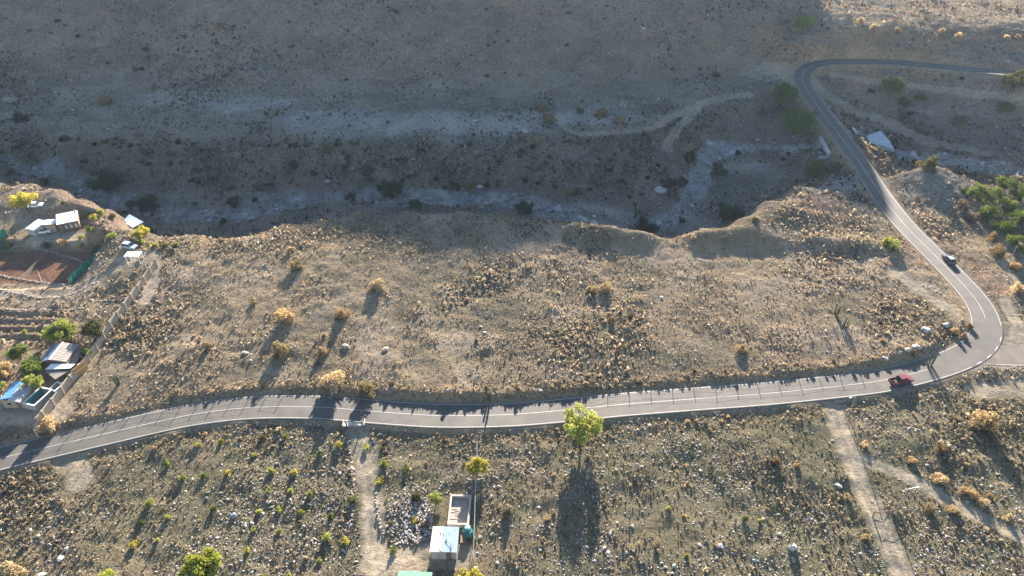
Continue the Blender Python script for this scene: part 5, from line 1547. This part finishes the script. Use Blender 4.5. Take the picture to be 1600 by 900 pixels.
def merged(name, shapes, P, S, rot, col, material, sink=.05, hs=None, tone=True):
    rng = np.random.default_rng(len(P))
    which = rng.integers(0, len(shapes), len(P))
    Vs, Fs, Cs = [], [], []; o = 0
    for w, sh in enumerate(shapes):
        m = which == w
        if not m.any(): continue
        V, F = sh[0], sh[1]; T = sh[2] if len(sh) > 2 else np.ones(len(V))
        F = np.concatenate([F[:, [0, 1, 2]], F[:, [0, 2, 3]]]) if F.shape[1] == 4 else F
        c, s = np.cos(rot[m])[:, None], np.sin(rot[m])[:, None]
        sz = S[m][:, None]; hz = sz if hs is None else sz * hs[m][:, None]
        X = (V[None, :, 0] * c - V[None, :, 1] * s) * sz + P[m][:, 0:1]
        Y = (V[None, :, 0] * s + V[None, :, 1] * c) * sz + P[m][:, 1:2]
        Zz = V[None, :, 2] * hz + P[m][:, 2:3] - sink * sz
        Vs.append(np.stack([X, Y, Zz], -1).reshape(-1, 3))
        k_ = m.sum()
        Fs.append((F[None] + (np.arange(k_) * len(V))[:, None, None]).reshape(-1, 3) + o)
        Cs.append((col[m][:, None, :] * (T[None, :, None] if tone else np.ones((1, len(V), 1)))).reshape(-1, 3))
        o += k_ * len(V)
    ob = mesh_np(name, np.concatenate(Vs), np.concatenate(Fs), material, colors={'tint': np.concatenate(Cs)})
    ob['kind'] = 'stuff'
    return ob
def palette(n_, cols, probs, rng, jitter=.18):
    c = np.array(cols)[rng.choice(len(cols), n_, p=probs)]
    return c * rng.uniform(1 - jitter, 1 + jitter, (n_, 1))
TINTS = [(.46, .36, .235), (.39, .30, .205), (.27, .22, .155), (.12, .10, .075), (.15, .15, .08), (.47, .39, .29)]
def clump_noise(x, y, s, seed):
    return sstep(-.12, .16, Noise(seed).fbm(np.asarray(x) + 500, np.asarray(y) + 500, s, 3))
# zones for labels: true of every member of one zone only
def zone_of(x, y):
    road_y = np.interp(x, ROAD[:idx_px(1500, 560), 0], ROAD[:idx_px(1500, 560), 1])
    if y > 178: return 'valley'
    if y > road_y:
        if x < -92: return 'left'
        if x > 119: return 'right'
        return 'west' if x < -25 else ('mid' if x < 45 else 'east')
    if x < -21: return 'orchard'
    if x < -6.8: return 'basin'
    if x < 56: return 'shaded'
    return 'corner'
ZT = {'valley': 'in the shaded valley beyond the cliff', 'left': 'on the ground left of the boundary wall', 'right': 'on the ground right of the straight road',
      'west': 'in the left third of the upper field above the road', 'mid': 'in the middle of the upper field above the road', 'east': 'in the right third of the upper field above the road',
      'orchard': 'in the orchard plot left of the lower driveway', 'basin': 'between the lower driveway and the basin fence', 'shaded': 'in the lower plot right of the basin fence', 'corner': 'in the lower right corner below the side road'}

def apparent(P, S):
    d = np.sqrt(P[:, 0] ** 2 + P[:, 1] ** 2 + (CAM_H - P[:, 2]) ** 2)
    u = P[:, 0] / (P[:, 1] * CP + (CAM_H - P[:, 2]) * SP)
    v = (-P[:, 1] * SP + (CAM_H - P[:, 2]) * CP) / (P[:, 1] * CP + (CAM_H - P[:, 2]) * SP)
    a = S / d
    a[(np.abs(u) > .745) | (v > .415) | (v < -.42)] = 0
    return a

# --- scrub
rng = np.random.default_rng(11)
def dens_scrub(x, y, z):
    nearn = clump_noise(x, y, 9, 31)
    d = (.24 + .76 * nearn) * (.62 + .5 * clump_noise(x, y, 34, 33))
    d = np.where(y > 178, d * (.45 + .5 * samp(bank, x, y)), d)
    d *= 1 - .9 * samp(river, x, y)
    d *= np.where((x < -95.5) & (y > 95) & (y < 178), .6, 1)
    return d
x, y, z = scatter(340000, 54, 190, dens_scrub, .25, 12)
xf, yf, zf = scatter(260000, 186, 350, dens_scrub, .3, 13)
P = np.stack([np.r_[x, xf], np.r_[y, yf], np.r_[z, zf]], 1)
S = np.exp(rng.normal(-1.68, .45, len(P))).clip(.08, .62) * np.where(P[:, 1] > 186, 1.5, 1)
S *= .72 + .5 * clump_noise(P[:, 0], P[:, 1], 26, 35)
S *= 1 + .55 * samp(bank, P[:, 0], P[:, 1]) * (rng.random(len(S)) < .35)
S[rng.random(len(S)) < .02] *= 1.6
C = palette(len(P), TINTS, [.17, .19, .24, .24, .08, .08], rng)
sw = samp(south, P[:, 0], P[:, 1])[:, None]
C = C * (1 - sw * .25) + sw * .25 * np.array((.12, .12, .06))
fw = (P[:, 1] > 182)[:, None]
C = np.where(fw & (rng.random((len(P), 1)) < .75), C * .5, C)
order = np.argsort(-apparent(P, S))
ind = order[:290]; rest = order[290:]
for i in ind:
    tint = C[i].mean()
    mm = V_GOLD if tint > .22 else (V_GREYB if tint > .12 else V_OLIVE)
    nm = {V_GOLD: 'golden', V_GREYB: 'grey brown', V_OLIVE: 'dark olive'}[mm]
    zt = zone_of(P[i, 0], P[i, 1])
    k_ = random.randrange(5)
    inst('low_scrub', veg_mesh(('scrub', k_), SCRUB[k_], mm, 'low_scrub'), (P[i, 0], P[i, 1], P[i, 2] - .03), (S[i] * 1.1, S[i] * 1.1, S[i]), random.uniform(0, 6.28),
         f'low {nm} scrub tuft {ZT[zt]}', 'scrub', f'{nm} scrub tufts {ZT[zt]}')
ps = P[rest]; rr = rng.uniform(0, 6.28, len(rest)); hs = rng.uniform(.95, 1.75, len(rest))
half = rng.random(len(rest)) < .75
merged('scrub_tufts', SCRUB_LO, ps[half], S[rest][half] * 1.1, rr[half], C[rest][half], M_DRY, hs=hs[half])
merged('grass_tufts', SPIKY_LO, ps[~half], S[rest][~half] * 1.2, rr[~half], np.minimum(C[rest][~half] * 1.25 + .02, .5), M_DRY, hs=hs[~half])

# --- roadside scrub along both verges (individual shrubs)
rng = np.random.default_rng(21)
kk = 0
verge_grass = []
for side, i0, i1, off0, off1 in ((1, idx_px(20, 712), idx_px(1530, 545), 4.8, 7.2), (-1, idx_px(20, 712), idx_px(1480, 566), 4.7, 8.0)):
    for i in range(i0, i1):
        for _ in range(13 if side > 0 else 10):
            o_ = side * rng.uniform(off0 - .5, off1 + (.8 if side < 0 else .4)); t_ = rng.uniform(0, 1)
            q = ROAD[i, :2] * (1 - t_) + ROAD[i + 1, :2] * t_ + FN[i] * o_
            verge_grass.append((q[0], q[1]))
        if rng.random() < (.42 if side > 0 else .25):
            q = ROAD[i, :2] + FN[i] * side * rng.uniform(off0 + .3, off1)
            if samp(trackd, q[0], q[1]) < .4 or kk > 125: continue
            r = rng.uniform(.38, .82); m_ = [V_GOLD, V_STRAW, V_RUST, V_STRAW, V_GREYB][rng.integers(5)]
            k_ = int(rng.integers(5)); z_ = gz(*q)
            above = side > 0
            xx = q[0]
            part = ('left of the driveway mouth' if xx < -33 else ('between driveway mouth and roadside tree' if xx < 12 else ('between roadside tree and dirt track mouth' if xx < 62 else 'near the road bend')))
            inst('roadside_shrub', veg_mesh(('mid', k_), BUSH_MID[k_], m_, 'roadside_shrub'), (q[0], q[1], z_ - .05), (r * 1.1, r * 1.1, r * rng.uniform(.8, 1.3)), rng.uniform(0, 6.28),
                 f"dry shrub on the {'upper' if above else 'lower'} road verge {part}", 'shrub', f"shrubs of the {'upper' if above else 'lower'} road verge {part}")
            kk += 1
vg = np.array(verge_grass); k_ = samp(trackd, vg[:, 0], vg[:, 1]) > .3; vg = vg[k_]
Pv = np.stack([vg[:, 0], vg[:, 1], samp(Z, vg[:, 0], vg[:, 1])], 1)
merged('verge_grass', SPIKY_LO + SCRUB_LO[:3], Pv, np.exp(rng.normal(-1.35, .4, len(Pv))).clip(.1, .55), rng.uniform(0, 6.28, len(Pv)), palette(len(Pv), [(.50, .39, .25), (.44, .33, .19), (.34, .25, .16), (.2, .16, .1)], [.35, .3, .2, .15], rng), M_DRY, hs=rng.uniform(.7, 1.4, len(Pv)))

# --- stones
rng = np.random.default_rng(41)
def dens_stone(x, y, z):
    s = samp(south, x, y)
    d = .05 + .24 * clump_noise(x, y, 16, 51) * clump_noise(x, y, 5, 52)
    d = d + s * .55 * clump_noise(x, y, 12, 53)
    heap = np.exp(-(((x + 17.5) / 4.2) ** 2 + ((y - 73.5) / 5.5) ** 2)) * 1.3          # the stone heap left of the basin
    orch = sstep(-20, -24, x) * sstep(-62, -50, x) * s * sstep(58, 66, y) * .45
    d = np.clip(d + heap + orch, 0, 1)
    terr = np.exp(-((x - 5) / 45) ** 2 - ((y - 250) / 11) ** 2) * .8 * clump_noise(x, y, 9, 58)
    d = np.where(y > 178, .16 + terr + .3 * clump_noise(x, y, 18, 54) + .6 * samp(river, x, y), d)
    return d
x, y, z = scatter(150000, 54, 186, dens_stone, .1, 42)
xf, yf, zf = scatter(90000, 184, 345, dens_stone, .3, 43)
xh = rng.normal(-17.5, 3.4, 900); yh = rng.normal(73.8, 4.6, 900); kh = clear_of(xh, yh, .1) & (yh < 83); xh, yh = xh[kh], yh[kh]; zh = samp(Z, xh, yh) + .25 * np.exp(-(((xh + 17.5) / 3) ** 2 + ((yh - 73.5) / 4) ** 2))
P = np.stack([np.r_[x, xf, xh], np.r_[y, yf, yh], np.r_[z, zf, zh]], 1)
S = np.exp(rng.normal(-1.85, .42, len(P))).clip(.07, .55) * np.where(P[:, 1] > 184, 1.35, 1)
S *= 1 + 1.7 * samp(river, P[:, 0], P[:, 1]) * (rng.random(len(S)) < .4)
S[-len(xh):] = rng.uniform(.14, .34, len(xh))
C = palette(len(P), [(.33, .30, .265), (.265, .24, .21), (.21, .20, .195), (.40, .38, .36), (.26, .275, .31)], [.26, .3, .22, .1, .12], rng)
order = np.argsort(-apparent(P, S)); ind = order[:270]; rest = order[270:]
SB = [stone_shape(s + 40, 2) for s in range(6)]
sm_cache = {}
for i in ind:
    k_ = random.randrange(6); pal_ = 'pale' if C[i].mean() > .32 else ('grey' if C[i].mean() > .24 else 'dark')
    key = (k_, pal_)
    if key not in sm_cache:
        V, F = SB[k_]; t = {'pale': (.38, .36, .335), 'grey': (.28, .26, .235), 'dark': (.20, .19, .185)}[pal_]
        o = mesh_np('field_stone', V, F, M_STONE, colors={'tint': np.tile(np.array(t), (len(V), 1))}); sm_cache[key] = o.data; bpy.data.objects.remove(o)
    zt = zone_of(P[i, 0], P[i, 1])
    inst('field_stone', sm_cache[key], (P[i, 0], P[i, 1], P[i, 2] + S[i] * .12), S[i], random.uniform(0, 6.28), f'{pal_} loose stone lying {ZT[zt]}', 'stone', f'{pal_} loose stones {ZT[zt]}')
merged('loose_stones', STONES, P[rest], S[rest], rng.uniform(0, 6.28, len(rest)), C[rest], M_STONE, sink=-.08, tone=False)

# --- haze: low sun through thin dusty air
hb = MB().box((0, 420, 48), (2100, 1260, 134)) if HAZE else None
if hb:
    hm, nt, out = new_mat('haze')
    pv = nd(nt, 'ShaderNodeVolumePrincipled'); pv.inputs['Density'].default_value = HAZE; pv.inputs['Anisotropy'].default_value = .25
    pv.inputs['Color'].default_value = (.55, .75, 1.0, 1)
    nt.links.new(pv.outputs[0], out.inputs['Volume'])
    ho = hb.build('haze', hm); ho['kind'] = 'stuff'
